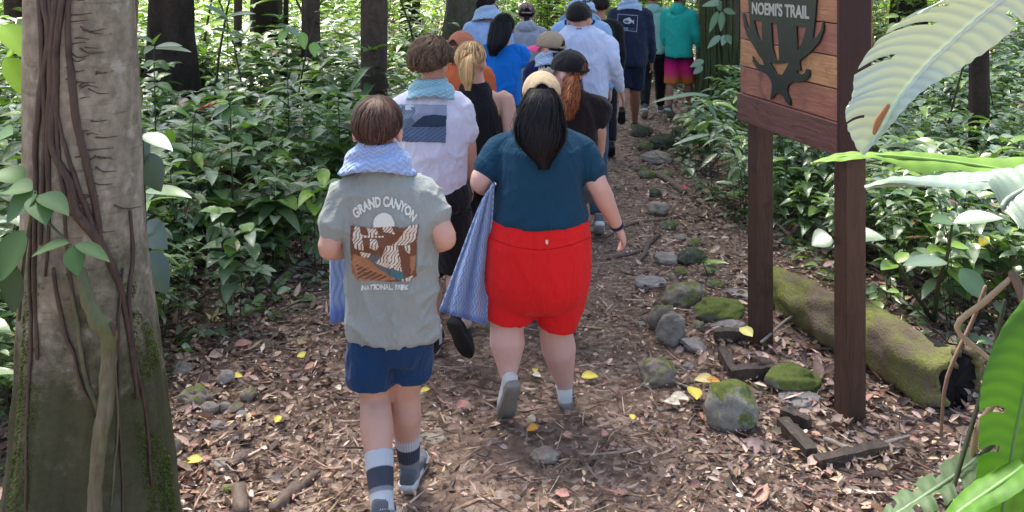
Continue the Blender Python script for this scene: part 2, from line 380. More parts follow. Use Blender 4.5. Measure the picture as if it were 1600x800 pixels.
class Fig:
    def __init__(s, label, px, D, h, th=0, hth=None, sk=None, vox=.011, st=.5, lead='R', sw=1.0, fat=1.0, sh=True, af=None, lf=None, hs=1.06):
        s.h, s.D, s.vox, s.fat, s.sw = h, D, vox, fat, sw; s.o = Vector(((px - 800) * D / F, D, 0)); s.sk = sk or SK; s.af = .7 + .3 * fat if af is None else af; s.lf = .72 + .28 * fat if lf is None else lf; s.hs = hs
        s.root = empty("person", s.o, label, "person", "hikers walking away up the trail")
        s.R = Matrix.Rotation(R(th), 3, 'Z'); s.RH = Matrix.Rotation(R(th if hth is None else hth), 3, 'Z')
        L = s.P; J = s.J = {}; J['N'] = L(0, 0, .845 * h); J['H'] = L(0, .015 * h, .932 * h)
        for c, q in (('L', -1), ('R', 1)):
            J['s' + c] = L(q * .104 * h * sw, 0, .808 * h); sg = 1 if c != lead else -1
            J['e' + c] = L(q * .130 * h * sw, -.02 * h + sg * .03 * h, .63 * h); J['w' + c] = L(q * .135 * h * sw, .03 * h + sg * .06 * h, .485 * h)
            J['h' + c] = L(q * .052 * h, 0, .52 * h)
            if c == lead: J['heel' + c] = L(q * .055 * h, st * .42, .0); J['toe' + c] = L(q * .065 * h, st * .42 + .25, .0); J['k' + c] = L(q * .055 * h, st * .33, .285 * h)
            else: J['heel' + c] = L(q * .055 * h, -st * .62, .13); J['toe' + c] = L(q * .06 * h, -st * .62 + .2, .0); J['k' + c] = L(q * .055 * h, -st * .08, .275 * h)
        s.covered = False
    def P(s, x, y, z): return s.o + s.R @ Vector((x, y, z))
    def foot(s, c):
        a, b = s.J['heel' + c], s.J['toe' + c]; f = (b - a).normalized(); side = f.cross(UZ).normalized(); up = side.cross(f).normalized(); return a, b, f, side, up
    def part(s, name, me, mat, parent=None): return emit(name, me, mat, parent or s.root)
    def body(s, hands=True, curl=.5, legs=1.0, face=True):
        h, J, S_ = s.h, s.J, Sh(); u = s.R @ UX; w = s.R @ UY; f = s.fat
        for c in 'LR':
            J['a' + c] = s.foot(c)[0] + s.foot(c)[2] * .05 + s.foot(c)[4] * .085
        prof = ((.47, .06, .05), (.52, .090, .066), (.58, .084, .06), (.64, .078, .055), (.71, .086, .06), (.77, .092, .062), (.81, .090, .05), (.832, .060, .042), (.85, .036, .036))
        ft = (1 + (f - 1) * .55) * .86; dN = J['N'] - s.P(0, 0, .845 * h); dN.z = 0; S_.add(loft([ring(s.P(0, 0, z * h) + dN * min(1, max(0, (z - .5) / .33)), u, w, rx * h * ft * (1 if z < .8 else .88 / ft), ry * h * ft, 24) for z, rx, ry in prof]))
        S_.add(limb([J['N'] - UZ * .03 * h, J['N'].lerp(J['H'], .5), J['H']], [.034 * h * (1 + .3 * (f - 1)), .032 * h * (1 + .3 * (f - 1)), .03 * h]))
        k = h / 1.7; H = J['H']; M = s.RH; hk = (.5 + .5 * k) * s.hs
        def e(x, y, z, a, b, c): S_.add(ball(H + M @ Vector((x, y, z)) * hk, a * hk, b * hk, c * hk, 12, M))
        e(0, -.008, .022, .074, .092, .083); e(0, .03, -.04, .058, .060, .074); e(0, .066, -.092, .026, .022, .020); e(0, .097, -.022, .0125, .019, .024); e(0, .079, .016, .045, .015, .011); e(0, .088, -.06, .023, .010, .009)
        for q in (-1, 1): e(q * .081, -.002, -.014, .012, .022, .034)
        for c, q in (('L', -1), ('R', 1)):
            a, e_, wv = J['s' + c], J['e' + c], J['w' + c]; g = s.af
            S_.add(limb([a.lerp(J['N'], .25) - UZ * .022 * h, a - UZ * .009 * h, a.lerp(e_, .5), e_], [.024 * h * g, .029 * h * g, .0295 * h * g, .0262 * h * g], ref=w))
            S_.add(limb([e_, e_.lerp(wv, .3), wv], [.0255 * h * g, .026 * h * g, .0165 * h * (.85 + .15 * f)], ref=w))
            if hands:
                d = (wv - e_).normalized(); out = (u * q)
                for x in hand_shells(wv + d * .01, d, out, k * (1.06 if f < 1.3 else 1.16), curl): S_.add(x)
            hp, kn, an = J['h' + c], J['k' + c], J['a' + c]; g = s.lf
            S_.add(limb([hp, hp.lerp(kn, .5), kn], [.048 * h * g, .046 * h * g, .034 * h * g], ref=w))
            back = (w * -1) * .006
            S_.add(limb([kn, kn.lerp(an, .32) + back, kn.lerp(an, .68), an], [.034 * h * g, .0365 * h * g, .026 * h * g, .0205 * h * g ** .4], ref=w))
            A, B, fd, sd, up = s.foot(c)
            S_.add(limb([A + up * .035 + fd * .03, A + up * .045 + fd * .1, B + up * .025 - fd * .03], [.028, .032, .022], ref=up)); S_.add(limb([an, A + up * .04 + fd * .045], [.021 * h, .026], k=2))
        b = s.part("body", merge(S_, s.vox, 2), s.sk)
        for q in (-1, 1):
            m = Sh(); m.add(ball(H + M @ Vector((q * .031, .0815, -.002)) * hk, .011, .008, .007, 8, M)); s.part("eye", m.mesh(), EYE)
        return b
    def shirt(s, mat, rings=None, sleeve='short', f=None, amp=.006, hem=.5, loose=1.0, cuff=1.0, ry=.072, sc=1.0, name="shirt", vox=None, dz=0, slv=None, torso=True):
        h, J, S_ = s.h, s.J, Sh(); u, w = s.R @ UX, s.R @ UY; ft = s.fat
        if not torso: pass
        elif rings:
            rr = []
            for r in rings:
                y, xl, xr, ryy = r[:4]; c = W((xl + xr) / 2, y, s.D + (r[4] if len(r) > 4 else 0)); rr.append(ring(c, UX, UY, (xr - xl) / 2 * s.D / F, ryy, 32, 2.25))
            rr.insert(0, ring(W((rings[0][1] + rings[0][2]) / 2, rings[0][0] + 4, s.D), UX, UY, (rings[0][2] - rings[0][1]) / 2.3 * s.D / F, rings[0][3] * .9, 32))
            S_.add(loft(rr))
        else:
            prof = ((hem - .01, .088, .9), (hem, .100, 1), (.60, .093, .95), (.70, .099, 1), (.77, .104, 1), (.80, .100, .92), (.822, .080, .75), (.84, .052, .62), (.853, .043, .55))
            S_.add(loft([ring(s.P(0, 0, z * h), u, w, rx * h * ft * loose * (s.sw if z > .65 else 1), ry * h * q * ft * loose, 28, 2.2) for z, rx, q in prof]))
        f = f if f is not None else {'short': .62, 'long': 1.0, 'none': .12, 'sleeveless': 0}[sleeve]
        if sleeve != 'sleeveless':
            for c in 'LR':
                a, e_, wv = J['s' + c], J['e' + c], J['w' + c]; g = s.af * cuff * (slv or 1)
                S_.add(limb([a.lerp(J['N'], .55) - UZ * .006 * h, a - UZ * .002, a.lerp(e_, .35 if sleeve != 'none' else .1), a.lerp(e_, min(f, 1))], [.036 * h * g, .0395 * h * g, .040 * h * g, (.040 if sleeve == 'short' else .033) * h * g], 18, ref=w))
                if sleeve == 'long': S_.add(limb([e_ + (a - e_) * .04, e_.lerp(wv, .4), e_.lerp(wv, .93)], [.033 * h * g, .032 * h * g, .024 * h * g], 16, ref=w))
        o = s.part(name, merge(S_, vox or s.vox, 4, wr(amp, s.D * 3, sc)), mat); s.sh = o; return o
    def pants(s, mat, kind='shorts', f=.92, amp=.005, rings=None, leg=None, name=None, loose=1.0, wst=.57, flare=1.0):
        h, J, S_ = s.h, s.J, Sh(); u, w = s.R @ UX, s.R @ UY; ft = s.fat * loose
        if rings: S_.add(loft([ring(W((r[1] + r[2]) / 2, r[0], s.D + (r[4] if len(r) > 4 else 0)), UX, UY, (r[2] - r[1]) / 2 * s.D / F, r[3], 32, 2.3) for r in rings]))
        else: S_.add(loft([ring(s.P(0, 0, z * h), u, w, rx * h * ft, q * h * ft, 26, 2.3) for z, rx, q in ((wst, .080, .056), (.55, .088, .064), (.52, .098, .074), (.48, .088, .066), (.465, .06, .05))]))
        for c in 'LR':
            hp, kn, an = J['h' + c], J['k' + c], J['a' + c]; g = s.lf ** .8 * loose
            if leg and c in leg: S_.add(limb([W(x, y, s.D + dd) for x, y, r, dd in leg[c]], [r * s.D / F for x, y, r, dd in leg[c]], 22, ref=UY, rnd=False)); continue
            if kind == 'shorts': S_.add(limb([hp, hp.lerp(kn, .5), hp.lerp(kn, f)], [.054 * h * g, .054 * h * g * (1 + .5 * (flare - 1)), .052 * h * g * flare], 20, ref=w, rnd=False))
            else:
                S_.add(limb([hp, hp.lerp(kn, .5), kn, kn.lerp(an, .4), kn.lerp(an, .96)], [.057 * h * g, .054 * h * g, .047 * h * g, .043 * h * g, .034 * h * g], 18, ref=w, rnd=False))
        return s.part(name or ('shorts' if kind == 'shorts' else 'trousers'), merge(S_, s.vox, s.smp if hasattr(s, 'smp') else 3, wr(amp, s.D)), mat)
    def shoes(s, mat, sole, only='LR', k=1.0, high=1.0):
        for c in only:
            A, B, f, sd, up = s.foot(c); ln = (B - A).length + .0; S_ = Sh(); rr = []
            for t, wd_, hh in ((-.02, .018, .05), (0, .030, .07 * high), (.12, .036, .088 * high), (.3, .036, .082 * high), (.45, .040, .066), (.65, .046, .052), (.85, .042, .04), (.97, .028, .032), (1.0, .012, .025)):
                rr.append([A + f * ln * t + sd * math.copysign(abs(math.cos(a)) ** .7, math.cos(a)) * wd_ * k + up * (.012 + hh / 2 * (1 + math.copysign(abs(math.sin(a)) ** .75, math.sin(a)))) for a in [2 * math.pi * j / 20 for j in range(20)]])
            S_.add(loft(rr)); o = s.part("shoe", merge(S_, .006, 2), mat)
            T_ = Sh(); rr = []
            for t, wd_ in ((-.035, .022), (0, .034), (.12, .040), (.35, .037), (.5, .042), (.68, .049), (.86, .045), (.98, .032), (1.03, .014)):
                rr.append([A + f * ln * t + sd * x * wd_ * k + up * z for x, z in ((-.93, .0), (.93, .0), (1, .008), (1, .026), (.9, .032), (-.9, .032), (-1, .026), (-1, .008))])
            T_.add(loft(rr))
            for i in range(9):
                T_.add(box(A + f * ln * (.06 + i * .105) - up * .001, .0, .0, .0)) if 0 else None
            s.part("sole", T_.mesh(), sole, o)
    def sock(s, c, bands, k=1.0, name="sock"):
        "bands = [(t from ankle 0 to knee 1, colour)] -> one ribbed tube"
        an, kn = s.J['a' + c], s.J['k' + c]; lo = an - (kn - an).normalized() * .05; top = an.lerp(kn, bands[-1][0]); n = 40; rr = []; cols = []
        for i in range(n + 1):
            t = i / n; p = lo.lerp(top, t); tt = (p - an).dot((kn - an).normalized()) / (kn - an).length
            r = (.0245 + .0165 * max(0, tt) ** .8) * s.h * k + .003; ax = (kn - an).normalized(); uu = ax.cross(UY).normalized(); ww = uu.cross(ax)
            rr.append([p + (uu * math.cos(a) + ww * math.sin(a)) * (r + .0012 * math.sin(a * 30)) for a in [2 * math.pi * j / 120 for j in range(120)]])
            col = next((c_ for t_, c_ in bands if tt <= t_), bands[-1][1]); cols += [col] * 120
        v, f = loft(rr); cols += [cols[0], cols[-1]]; S_ = Sh(); S_.add((v, f)); me = S_.mesh(); a = me.color_attributes.new("Col", 'FLOAT_COLOR', 'POINT')
        a.data.foreach_set("color", np.array([(*q, 1) for q in cols], np.float32).ravel()); return s.part(name, me, PRINT)
    # ---- hair and headgear
    def strands(s, paths, width, cols, name="hair", mat=None, parent=None):
        V = []; Q = []; C = []; n = 0
        for pth, col, out in zip(paths, cols, [None] * len(paths)):
            m = len(pth)
            for i, (p, o_) in enumerate(pth):
                t = (pth[min(i + 1, m - 1)][0] - pth[max(i - 1, 0)][0]); sd = t.cross(o_); sd = sd.normalized() if sd.length > 1e-9 else UX
                w_ = width * (1 - .75 * (i / (m - 1)) ** 2) * .5; V += [p - sd * w_, p + sd * w_]; C += [col, col]
                if i: Q.append((n + 2 * i - 2, n + 2 * i - 1, n + 2 * i + 1, n + 2 * i))
            n += 2 * m
        return V, Q, C
    def hair_short(s, base=(.05, .028, .018), N=2600, ln=1.0, thick=.016, tb=128, ts=102, tf=62, crown=.25, messy=.35, cover=None):
        H, M, k = s.J['H'], s.RH, .5 + .5 * s.h / 1.7; k *= s.hs; rx, ry, rz = .074 + thick, .092 + thick, .083 + thick
        C0 = H + M @ Vector((0, -.008, .022)) * k; kd = M @ Vector((0, -math.sin(crown), math.cos(crown)))
        def tmax(a): c = math.cos(a); return R(ts + (tf - ts) * max(0, c) ** .8 + (tb - ts) * max(0, -c) ** .7)   # a=0 faces forward
        def pt(a, t, off):
            p = Vector((math.sin(t) * math.sin(a) * (rx + off), math.sin(t) * math.cos(a) * (ry + off), math.cos(t) * (rz + off) * (1 if t < 1.57 else 1.0)))
            return C0 + M @ p * k
        rr = [[pt(2 * math.pi * j / 40, tmax(2 * math.pi * j / 40) * i / 14 + .01, -.006 - (.006 if i == 14 else 0)) for j in range(40)] for i in range(15)]
        S_ = Sh(); S_.add(loft(rr, cap=False)); V0 = [Vector(v) for v in S_.v]; Q0 = list(S_.f); C0_ = [tuple(x * .4 for x in base)] * len(V0)
        paths = []; cols = []
        for i in range(N):
            a = random.uniform(0, 2 * math.pi); t0 = random.random() ** .9 * tmax(a) * .9; t1 = min(tmax(a) + random.uniform(-.05, .09), t0 + random.uniform(.5, 1.0) * ln)
            o0 = random.uniform(-.004, .006); da = .35 * random.uniform(.3, 1) * messy; lift = random.uniform(0, .012) * messy; pth = []
            for j in range(6):
                q = j / 5; t = t0 + (t1 - t0) * q; aa = a + da * q * (1 if t0 < 1 else .3) + .06 * messy * math.sin(7 * q + i); p = pt(aa, max(t, .02), o0 + lift * math.sin(q * 2.6) - .004 * (t / tmax(a)) ** 4)
                pth.append((p, (p - C0).normalized()))
            paths.append(pth); g = random.uniform(.3, 2.4); cols.append(tuple(x * g for x in base))
        V, Q, C = s.strands(paths, .0045, cols); n = len(V0)
        V = V0 + V; Q = Q0 + [tuple(q + n for q in f) for f in Q]; C = C0_ + C
        return s.part("hair", np_mesh("hair", [tuple(v) for v in V], Q, np.array(C)), HAIR)
    def tail(s, guide, base, N=1400, wid=.0045, name="hair", parent=None, wavy=0.0, core=True, seed=1):
        "a fall of hair: guide = [(point, half width, half depth)]"
        r = random.Random(seed); G0 = [g[0] for g in guide]; P = cr(G0, 4); m = len(P); wx = lin([g[1] for g in guide], m); wy = lin([g[2] for g in guide], m); paths = []; cols = []
        for i in range(N):
            a = r.uniform(0, 2 * math.pi); q = r.uniform(.72, 1.03) * (1 + .22 * (r.random() < .07) * r.random()); x, y = math.cos(a) * q, math.sin(a) * q; t0 = r.choice((0, 0, 0, r.random() * .4)); t1 = r.uniform(.70, 1.08); pth = []; ph = r.uniform(0, 6)
            for j in range(12):
                t = t0 + (t1 - t0) * j / 11; f = min(t, 1) * (m - 1); i0 = min(int(f), m - 2); p = P[i0].lerp(P[i0 + 1], f - i0); ww = wx[i0] + (wx[i0 + 1] - wx[i0]) * (f - i0); hh = wy[i0] + (wy[i0 + 1] - wy[i0]) * (f - i0)
                p = p + s.RB @ Vector((x * ww * 1.0 + wavy * math.sin(t * 17 + ph), y * hh + wavy * math.cos(t * 15 + ph), 0)); p = p + UZ * (-.02 if t > 1 else 0)
                pth.append((p, s.RB @ Vector((x * .6, y if y < 0 else -.2, .05))))
            g = r.uniform(.25, 2.6); paths.append(pth); cols.append(tuple(c * g for c in base))
        V, Q, C = s.strands(paths, wid, cols)
        if core:
            rr = [[P[i] + s.RB @ Vector((math.cos(b) * wx[i] * .72, math.sin(b) * wy[i] * .72, 0)) for b in [2 * math.pi * j / 14 for j in range(14)]] for i in range(m)]
            v0, f0 = loft(rr, cap=False); n = len(V); V = V + v0; Q = Q + [tuple(q + n for q in f) for f in f0]; C = C + [tuple(x * .35 for x in base)] * len(v0)
        return s.part(name, np_mesh(name, [tuple(v) for v in V], Q, np.array(C)), HAIR, parent)
    @property
    def RB(s): return s.RH
    def cap(s, mat, brim=None, tilt=0.0, grow=1.0, back=None, name="cap"):
        H, M, k = s.J['H'], s.RH, (.5 + .5 * s.h / 1.7) * grow * s.hs; T = M @ Matrix.Rotation(tilt, 3, 'X'); C0 = H + M @ Vector((0, -.008, .028)) * k
        rx, ry, rz = .091, .108, .100
        def pt(a, t, g=1): return C0 + T @ Vector((math.sin(t) * math.sin(a) * rx * g, math.sin(t) * math.cos(a) * ry * g, math.cos(t) * rz * g)) * k
        def arch(a): c = -math.cos(a); return R(97) - (R(34) * max(0, (c - .80) / .2) if back else 0)
        rr = [[pt(2 * math.pi * j / 48, arch(2 * math.pi * j / 48) * i / 12 + .01, 1 + .012 * math.cos(12 * math.pi * j / 48) ** 40 * 0) for j in range(48)] for i in range(13)]
        rr.append([pt(2 * math.pi * j / 48, arch(2 * math.pi * j / 48), .93) for j in range(48)])
        S_ = Sh(); S_.add(loft(rr, cap=False)); S_.add(ball(pt(0, .0, 1.0), .008, .008, .005, 6))
        o = s.part(name, S_.mesh(), mat); bmv = Sh(); top = []; bot = []
        for i in range(5):
            q = i / 4; row = []
            for j in range(17):
                a = -1.05 + 2.1 * j / 16; reach = .072 * math.cos(a * 1.15) ** .8 if abs(a) < 1.3 else 0
                p = Vector((math.sin(a) * (rx * .98), math.cos(a) * (ry * .98) + reach * q, -.012 - .022 * q - .02 * (math.sin(a) ** 2) * (.4 + q) + .004)); row.append(C0 + T @ p * k)
            top.append(row)
        bmv.add(loft(top, cap=False, closed=False)); bmv.add(loft([[p - UZ * .004 for p in r] for r in top], cap=False, closed=False)); s.part("brim", bmv.mesh(), brim or mat, o)
        if back: 
            st_ = Sh(); st_.add(limb([pt(math.pi + a, R(95), 1.0) for a in (-.62, -.3, 0, .3, .62)], [.008] * 5, 8, ref=UZ)); s.part("strap", st_.mesh(), mat, o)
        return o
TOWM = {}
def towel_mat(name, c, edge=None, lo=.9, hi=1.08):
    t = NT(name); uv = t.n("Attribute"); uv.attribute_name = "uvw"; w = t.n("TexWave"); w.wave_type = 'BANDS'; w.bands_direction = 'X'; w.inputs["Scale"].default_value = 1.0
    sx = t.n("SeparateXYZ"); t.l(uv.outputs["Vector"], sx.inputs[0])
    # rippled ribs running along the cloth
    zig = t.math('SINE', t.math('MULTIPLY', sx.outputs[1], 2 * math.pi / .055)); rib = t.math('SINE', t.math('ADD', t.math('MULTIPLY', sx.outputs[0], 2 * math.pi / .026), t.math('MULTIPLY', zig, 2.2)))
    f = t.math('MULTIPLY_ADD', rib, .5, .5); col = t.mix(f, tuple(x * lo for x in c), tuple(min(1, x * hi) for x in c)); col = t.mix(sx.outputs[2], col, edge or c)
    t.base(col, .95, .15); t.b.inputs["Sheen Weight"].default_value = .3; b = t.bump(f, .8, .005); t.bump(t.noise(500, t.co(), 2), .3, .002, b); return t.m
def sheet(P, thick, uv, name="towel"):
    "P[i][j] grid of points -> a cloth of real thickness; uv(i,j) -> (u, v, edge)"
    n, m = len(P), len(P[0]); V = []; A = []
    for side in (0, 1):
        for i in range(n):
            for j in range(m):
                a = P[min(i + 1, n - 1)][j] - P[max(i - 1, 0)][j]; b = P[i][min(j + 1, m - 1)] - P[i][max(j - 1, 0)]; nn = a.cross(b); nn = nn.normalized() if nn.length > 1e-9 else UY
                V.append(P[i][j] + nn * thick * (.5 if side else -.5)); A.append(uv(i, j))
    f = []; o = n * m
    for i in range(n - 1):
        for j in range(m - 1): a = i * m + j; f += [(a, a + 1, a + m + 1, a + m), (a + o, a + m + o, a + m + 1 + o, a + 1 + o)]
    for i in range(n - 1): a = i * m; f += [(a, a + m, a + m + o, a + o), (a + m - 1, a + m - 1 + o, a + 2 * m - 1 + o, a + 2 * m - 1)]
    for j in range(m - 1): a = j; f += [(a, a + o, a + 1 + o, a + 1), (a + (n - 1) * m, a + 1 + (n - 1) * m, a + 1 + o + (n - 1) * m, a + o + (n - 1) * m)]
    me = bpy.data.meshes.new(name); me.from_pydata([tuple(v) for v in V], [], f); me.update(); at = me.attributes.new("uvw", 'FLOAT_VECTOR', 'POINT'); at.data.foreach_set("vector", np.array(A, np.float32).ravel())
    me.polygons.foreach_set("use_smooth", [True] * len(f)); return me
def neck_towel(fig, mat, label, top, bot, ends=0.45, lift=0.0, wd=.16):
    "a towel round the neck: top/bot = (py, half width px) of the roll seen from behind; both ends hang in front"
    D = fig.D; s = D / F; cx = fig.J['N']; M = fig.R; n, m = 46, 13; P = []; nx = top[2] if len(top) > 2 else 800 + cx.x / s
    z0 = CH - (top[0] - HOR) * s; z1 = CH - (bot[0] - HOR) * s; r0, r1 = top[1] * s, bot[1] * s; X0 = (nx - 800) * s; C = Vector((X0, D, 0))
    for i in range(n + 1):
        a = -math.pi * .88 + 2 * math.pi * .88 * i / n; row = []      # a=0 at the back
        for j in range(m):
            q = j / (m - 1); rx = r0 * .9 + (r1 - r0 * .9) * q ** 1.1; ry = (r0 * 1.0 + (min(r1 * .8, .105) - r0) * q); z = z0 + (z1 - z0) * q ** 1.5
            fold = .008 * math.sin(q * 9 + a * 2.0) * math.sin(q * math.pi) + .005 * noise.noise(Vector((a * 2, q * 4, D)))
            front = max(0, -math.cos(a)); z -= front * .05 + .035 * q * abs(math.sin(a)) ** 2
            row.append(C + M @ Vector((math.sin(a) * (rx + fold), -math.cos(a) * (ry + fold) * (1.05) + .0, 0)) + UZ * (z + .5 * fold))
        P.append(row)
    for side in (0, 1):                                               # hanging ends
        e = P[0] if side == 0 else P[-1]; sx = -1 if side == 0 else 1; rows = []
        for i in range(1, 16):
            t = i / 15; row = []
            for j in range(m):
                q = j / (m - 1); tgt = C + M @ Vector((sx * (.045 + wd * q), .15 + .012 * math.sin(q * 9 + 2 * t), 0)) + UZ * (z1 - .06 - ends * t)
                row.append(e[j].lerp(tgt, min(1, t * 3.5)) if t < .29 else tgt)
            rows.append(row)
        P = rows[::-1] + P if side == 0 else P + rows
    N = len(P); me = sheet(P, .011, lambda i, j: (j * .011 * 1.3, i * .017, 1.0 if (i < 2 or i > N - 3) else 0.0))
    o = emit("towel", me, mat, origin=(X0, D, z0)); return tag(o, label, "towel", "cooling towels of the hikers")
TOWEL = towel_mat("towel_blue", (.33, .46, .76), (.16, .26, .66)); TOWELW = towel_mat("towel_wavy", (.33, .46, .76), (.16, .26, .66), .72, 1.2); TOWELB = towel_mat("towel_aqua", (.30, .55, .66), (.2, .45, .6)); TOWELP = towel_mat("towel_pale", (.42, .58, .80))
# ---- the boy in the grey canyon tee shirt
b = Fig("boy with brown bowl haircut in grey canyon print tee shirt and navy shorts", 611, 3.56, 1.565, vox=.0075, st=.45, lead='R', lf=1.14, hs=1.12, af=1.08)
J = b.J; Db = 3.52; b.D = Db
J['N'] = W(592, 262, Db); J['H'] = W(590, 203, Db + .01); J['sL'] = W(540, 306, Db); J['sR'] = W(660, 302, Db)
J['eL'] = W(513, 388, Db - .05); J['wL'] = W(556, 392, Db + .17); J['eR'] = W(697, 373, Db - .05); J['wR'] = W(664, 385, Db + .17)
J['hL'] = W(578, 500, Db); J['hR'] = W(640, 500, Db)
J['heelR'] = G(635, 770) ; J['toeR'] = J['heelR'] + Vector((.03, .25, 0)); J['kR'] = W(632, 612, Db + .08)
J['heelL'] = Vector((-.478, 3.22, .095)); J['toeL'] = Vector((-.482, 3.43, .0)); J['kL'] = W(586, 622, Db + .02)
GREY = cloth("tee_grey", (.30, .33, .315), .12); NAVYT = cloth("shorts_teal_navy", (.008, .040, .115))
b.o = Vector((W(613, 0, Db).x, Db, 0)); b.body(curl=.9)
GT = b.shirt(GREY, rings=[(522, 543, 687, .122), (505, 541, 688, .126), (470, 541, 685, .122), (400, 538, 689, .118), (340, 533, 692, .115), (308, 533, 685, .105), (292, 540, 670, .098), (278, 550, 652, .085), (264, 556, 644, .075), (254, 568, 624, .06)],
  f=.6, amp=.014, sc=1.0, slv=1.0, vox=.0075)
b.pants(NAVYT, rings=[(498, 552, 676, .10), (510, 548, 678, .108), (530, 545, 676, .115), (560, 552, 668, .09)], leg={'L': [(582, 530, 40, 0), (580, 570, 41, -.01), (578, 598, 39, -.01)], 'R': [(642, 530, 36, 0), (643, 560, 33, .02), (643, 588, 31, .03)]}, amp=.006)
lt, dk = (.50, .52, .56), (.055, .06, .085); mid = (.22, .23, .26)
b.sock('L', [(.03, lt), (.08, mid), (.27, dk), (.43, lt)], 1.0); b.sock('R', [(.08, mid), (.28, dk), (.47, lt)], .95); b.shoes(SHOEG, SOLEW, k=1.0)
b.hair_short((.050, .027, .020), N=5200, ln=1.0, thick=.017, tb=122, ts=84, tf=70, crown=.42, messy=.35)
neck_towel(b, TOWEL, "pale blue ribbed towel round the neck of the boy in the grey tee", (221, 31, 590), (258, 60, 593), ends=.62, wd=.17)
cv = Canvas(530, 300, 665, 462, .9)
cr_, brn, org_, cream, teal, dgr = (.70, .72, .66), (.17, .075, .045), (.36, .17, .085), (.66, .60, .50), (.07, .16, .19), (.13, .13, .14)
cv.disc(600, 349, 16.5, cr_)
clip = cv.inside([(549, 362), (549, 352), (560, 353), (575, 356), (590, 355), (612, 353), (630, 357), (640, 352), (655, 349), (651, 375), (650, 430), (640, 440), (560, 438), (552, 425), (549, 395)])
cv.poly([(545, 350), (660, 350), (660, 445), (545, 445)], brn, clip)
for P in ([(556, 352), (563, 354), (567, 372), (569, 390), (556, 388), (551, 372)], [(573, 356), (588, 357), (592, 366), (577, 368)], [(597, 353), (612, 352), (618, 366), (600, 362)],
          [(630, 362), (640, 352), (653, 350), (650, 374), (634, 383), (611, 383), (622, 374)], [(552, 366), (603, 369), (600, 371), (556, 371)], [(579, 373), (588, 374), (592, 385), (588, 391), (578, 386)],
          [(603, 384), (621, 383), (624, 400), (628, 424), (612, 420), (592, 414), (586, 410), (598, 398)], [(563, 392), (580, 396), (578, 403), (566, 401)], [(632, 384), (642, 382), (640, 396), (634, 392)], [(627, 436), (646, 430), (646, 438), (630, 441)]):
    m = cv.poly(P, cream, clip)
    k = m & (np.sin(cv.X * 1.15 + cv.Y * .55 + 2 * np.sin(cv.Y * .35)) > .62); cv.put(k, brn)
cv.poly([(553, 396), (575, 404), (590, 416), (610, 428), (618, 436), (590, 440), (556, 438), (550, 415)], org_, clip)
m = cv.poly([(556, 412), (580, 422), (608, 432), (590, 438), (560, 434)], brn, clip); k = cv.inside([(551, 400), (618, 436), (560, 440)]) & (np.sin(cv.X * .5 + cv.Y * .9) > .7); cv.put(k & clip, (.42, .22, .13))
cv.poly([(575, 402), (592, 396), (598, 400), (586, 410), (600, 416), (625, 424), (632, 436), (620, 436), (605, 427), (590, 418)], dgr, clip); cv.poly([(608, 420), (628, 424), (634, 434), (622, 438), (610, 430)], teal, clip)
cv.poly([(641, 400), (650, 398), (649, 420), (642, 430)], org_, clip)
def arc(u, y, cx=599, cy=412, rr=90, a0=-128.5, a1=-46.5, hgt=17.5):
    a = R(a0 + (a1 - a0) * u); r = rr + y * hgt; return cx + math.cos(a) * r * .74, cy + math.sin(a) * r
cv.text("GRAND CANYON", lambda u, y: arc(u, y * 1.25), cr_, .045, 1.0)
cv.text("NATIONAL PARK", lambda u, y: (565 + 75 * u, 453.5 - 2 + 6 * (u - .5) ** 2 - y * 11.5), cr_, .035, 1.0)
decal(cv, GT, "print", GT, .005)

# ---- the woman in teal and red
w = Fig("woman in tan cap, long black hair, teal tee shirt and bright red knee shorts", 840, 4.16, 1.61, fat=1.62, sk=SKP, vox=.009, lead='R', af=1.2, lf=1.42, hs=1.0)
J = w.J; Dw = 4.14; w.D = Dw; w.o = Vector((W(843, 0, Dw).x, Dw, 0))
J['N'] = W(846, 200, Dw); J['H'] = W(846, 153, Dw + .03); J['sL'] = W(779, 236, Dw); J['sR'] = W(908, 234, Dw)
J['eL'] = W(750, 283, Dw - .05); J['wL'] = W(770, 300, Dw + .16); J['eR'] = W(933, 288, Dw - .03); J['wR'] = W(964, 352, Dw + .1)
J['hL'] = W(802, 420, Dw); J['hR'] = W(870, 420, Dw); J['kL'] = W(792, 512, Dw - .01); J['kR'] = W(868, 515, Dw + .06)
J['heelR'] = G(884, 640); J['toeR'] = J['heelR'] + Vector((-.0, .24, 0)); J['heelL'] = W(800, 622, 4.02); J['toeL'] = W(790, 655, 4.16)
J['heelL'] = W(803, 607, 3.98); J['toeL'] = W(789, 658, 4.14)
TEAL = cloth("tee_teal", (.010, .052, .098), .08, sheen=.05); RED = cloth("shorts_red", (.78, .016, .018), .05, .8, .05)
w.body(curl=.75)
TS = w.shirt(TEAL, rings=[(339, 766, 920, .205), (331, 766, 920, .205), (308, 771, 914, .195), (285, 776, 910, .19), (255, 776, 913, .18), (230, 778, 914, .16), (214, 790, 902, .125), (202, 808, 884, .09), (196, 822, 868, .06)], f=.66, amp=.005, sc=.9, slv=.94, vox=.008)
w.smp = 9; RS = w.pants(RED, rings=[(327, 772, 915, .180), (334, 766, 919, .196), (370, 757, 924, .205), (408, 755, 924, .205), (430, 755, 923, .200), (450, 757, 920, .182), (468, 765, 910, .15), (482, 795, 884, .10)], leg={'L': [(799, 425, 43, 0), (799, 462, 41, 0), (797, 498, 38, 0)], 'R': [(880, 425, 43, 0), (877, 468, 39, .02), (870, 511, 31, .03)]}, amp=.003)
w.shoes(SHOEL, SOLEG, k=.95)
cv = Canvas(750, 345, 930, 400, .8)
def seam(cv, f, x0, x1, col, th=.55):
    y = f(cv.X); cv.put((np.abs(cv.Y - y) < th) & (cv.X > x0) & (cv.X < x1), col)
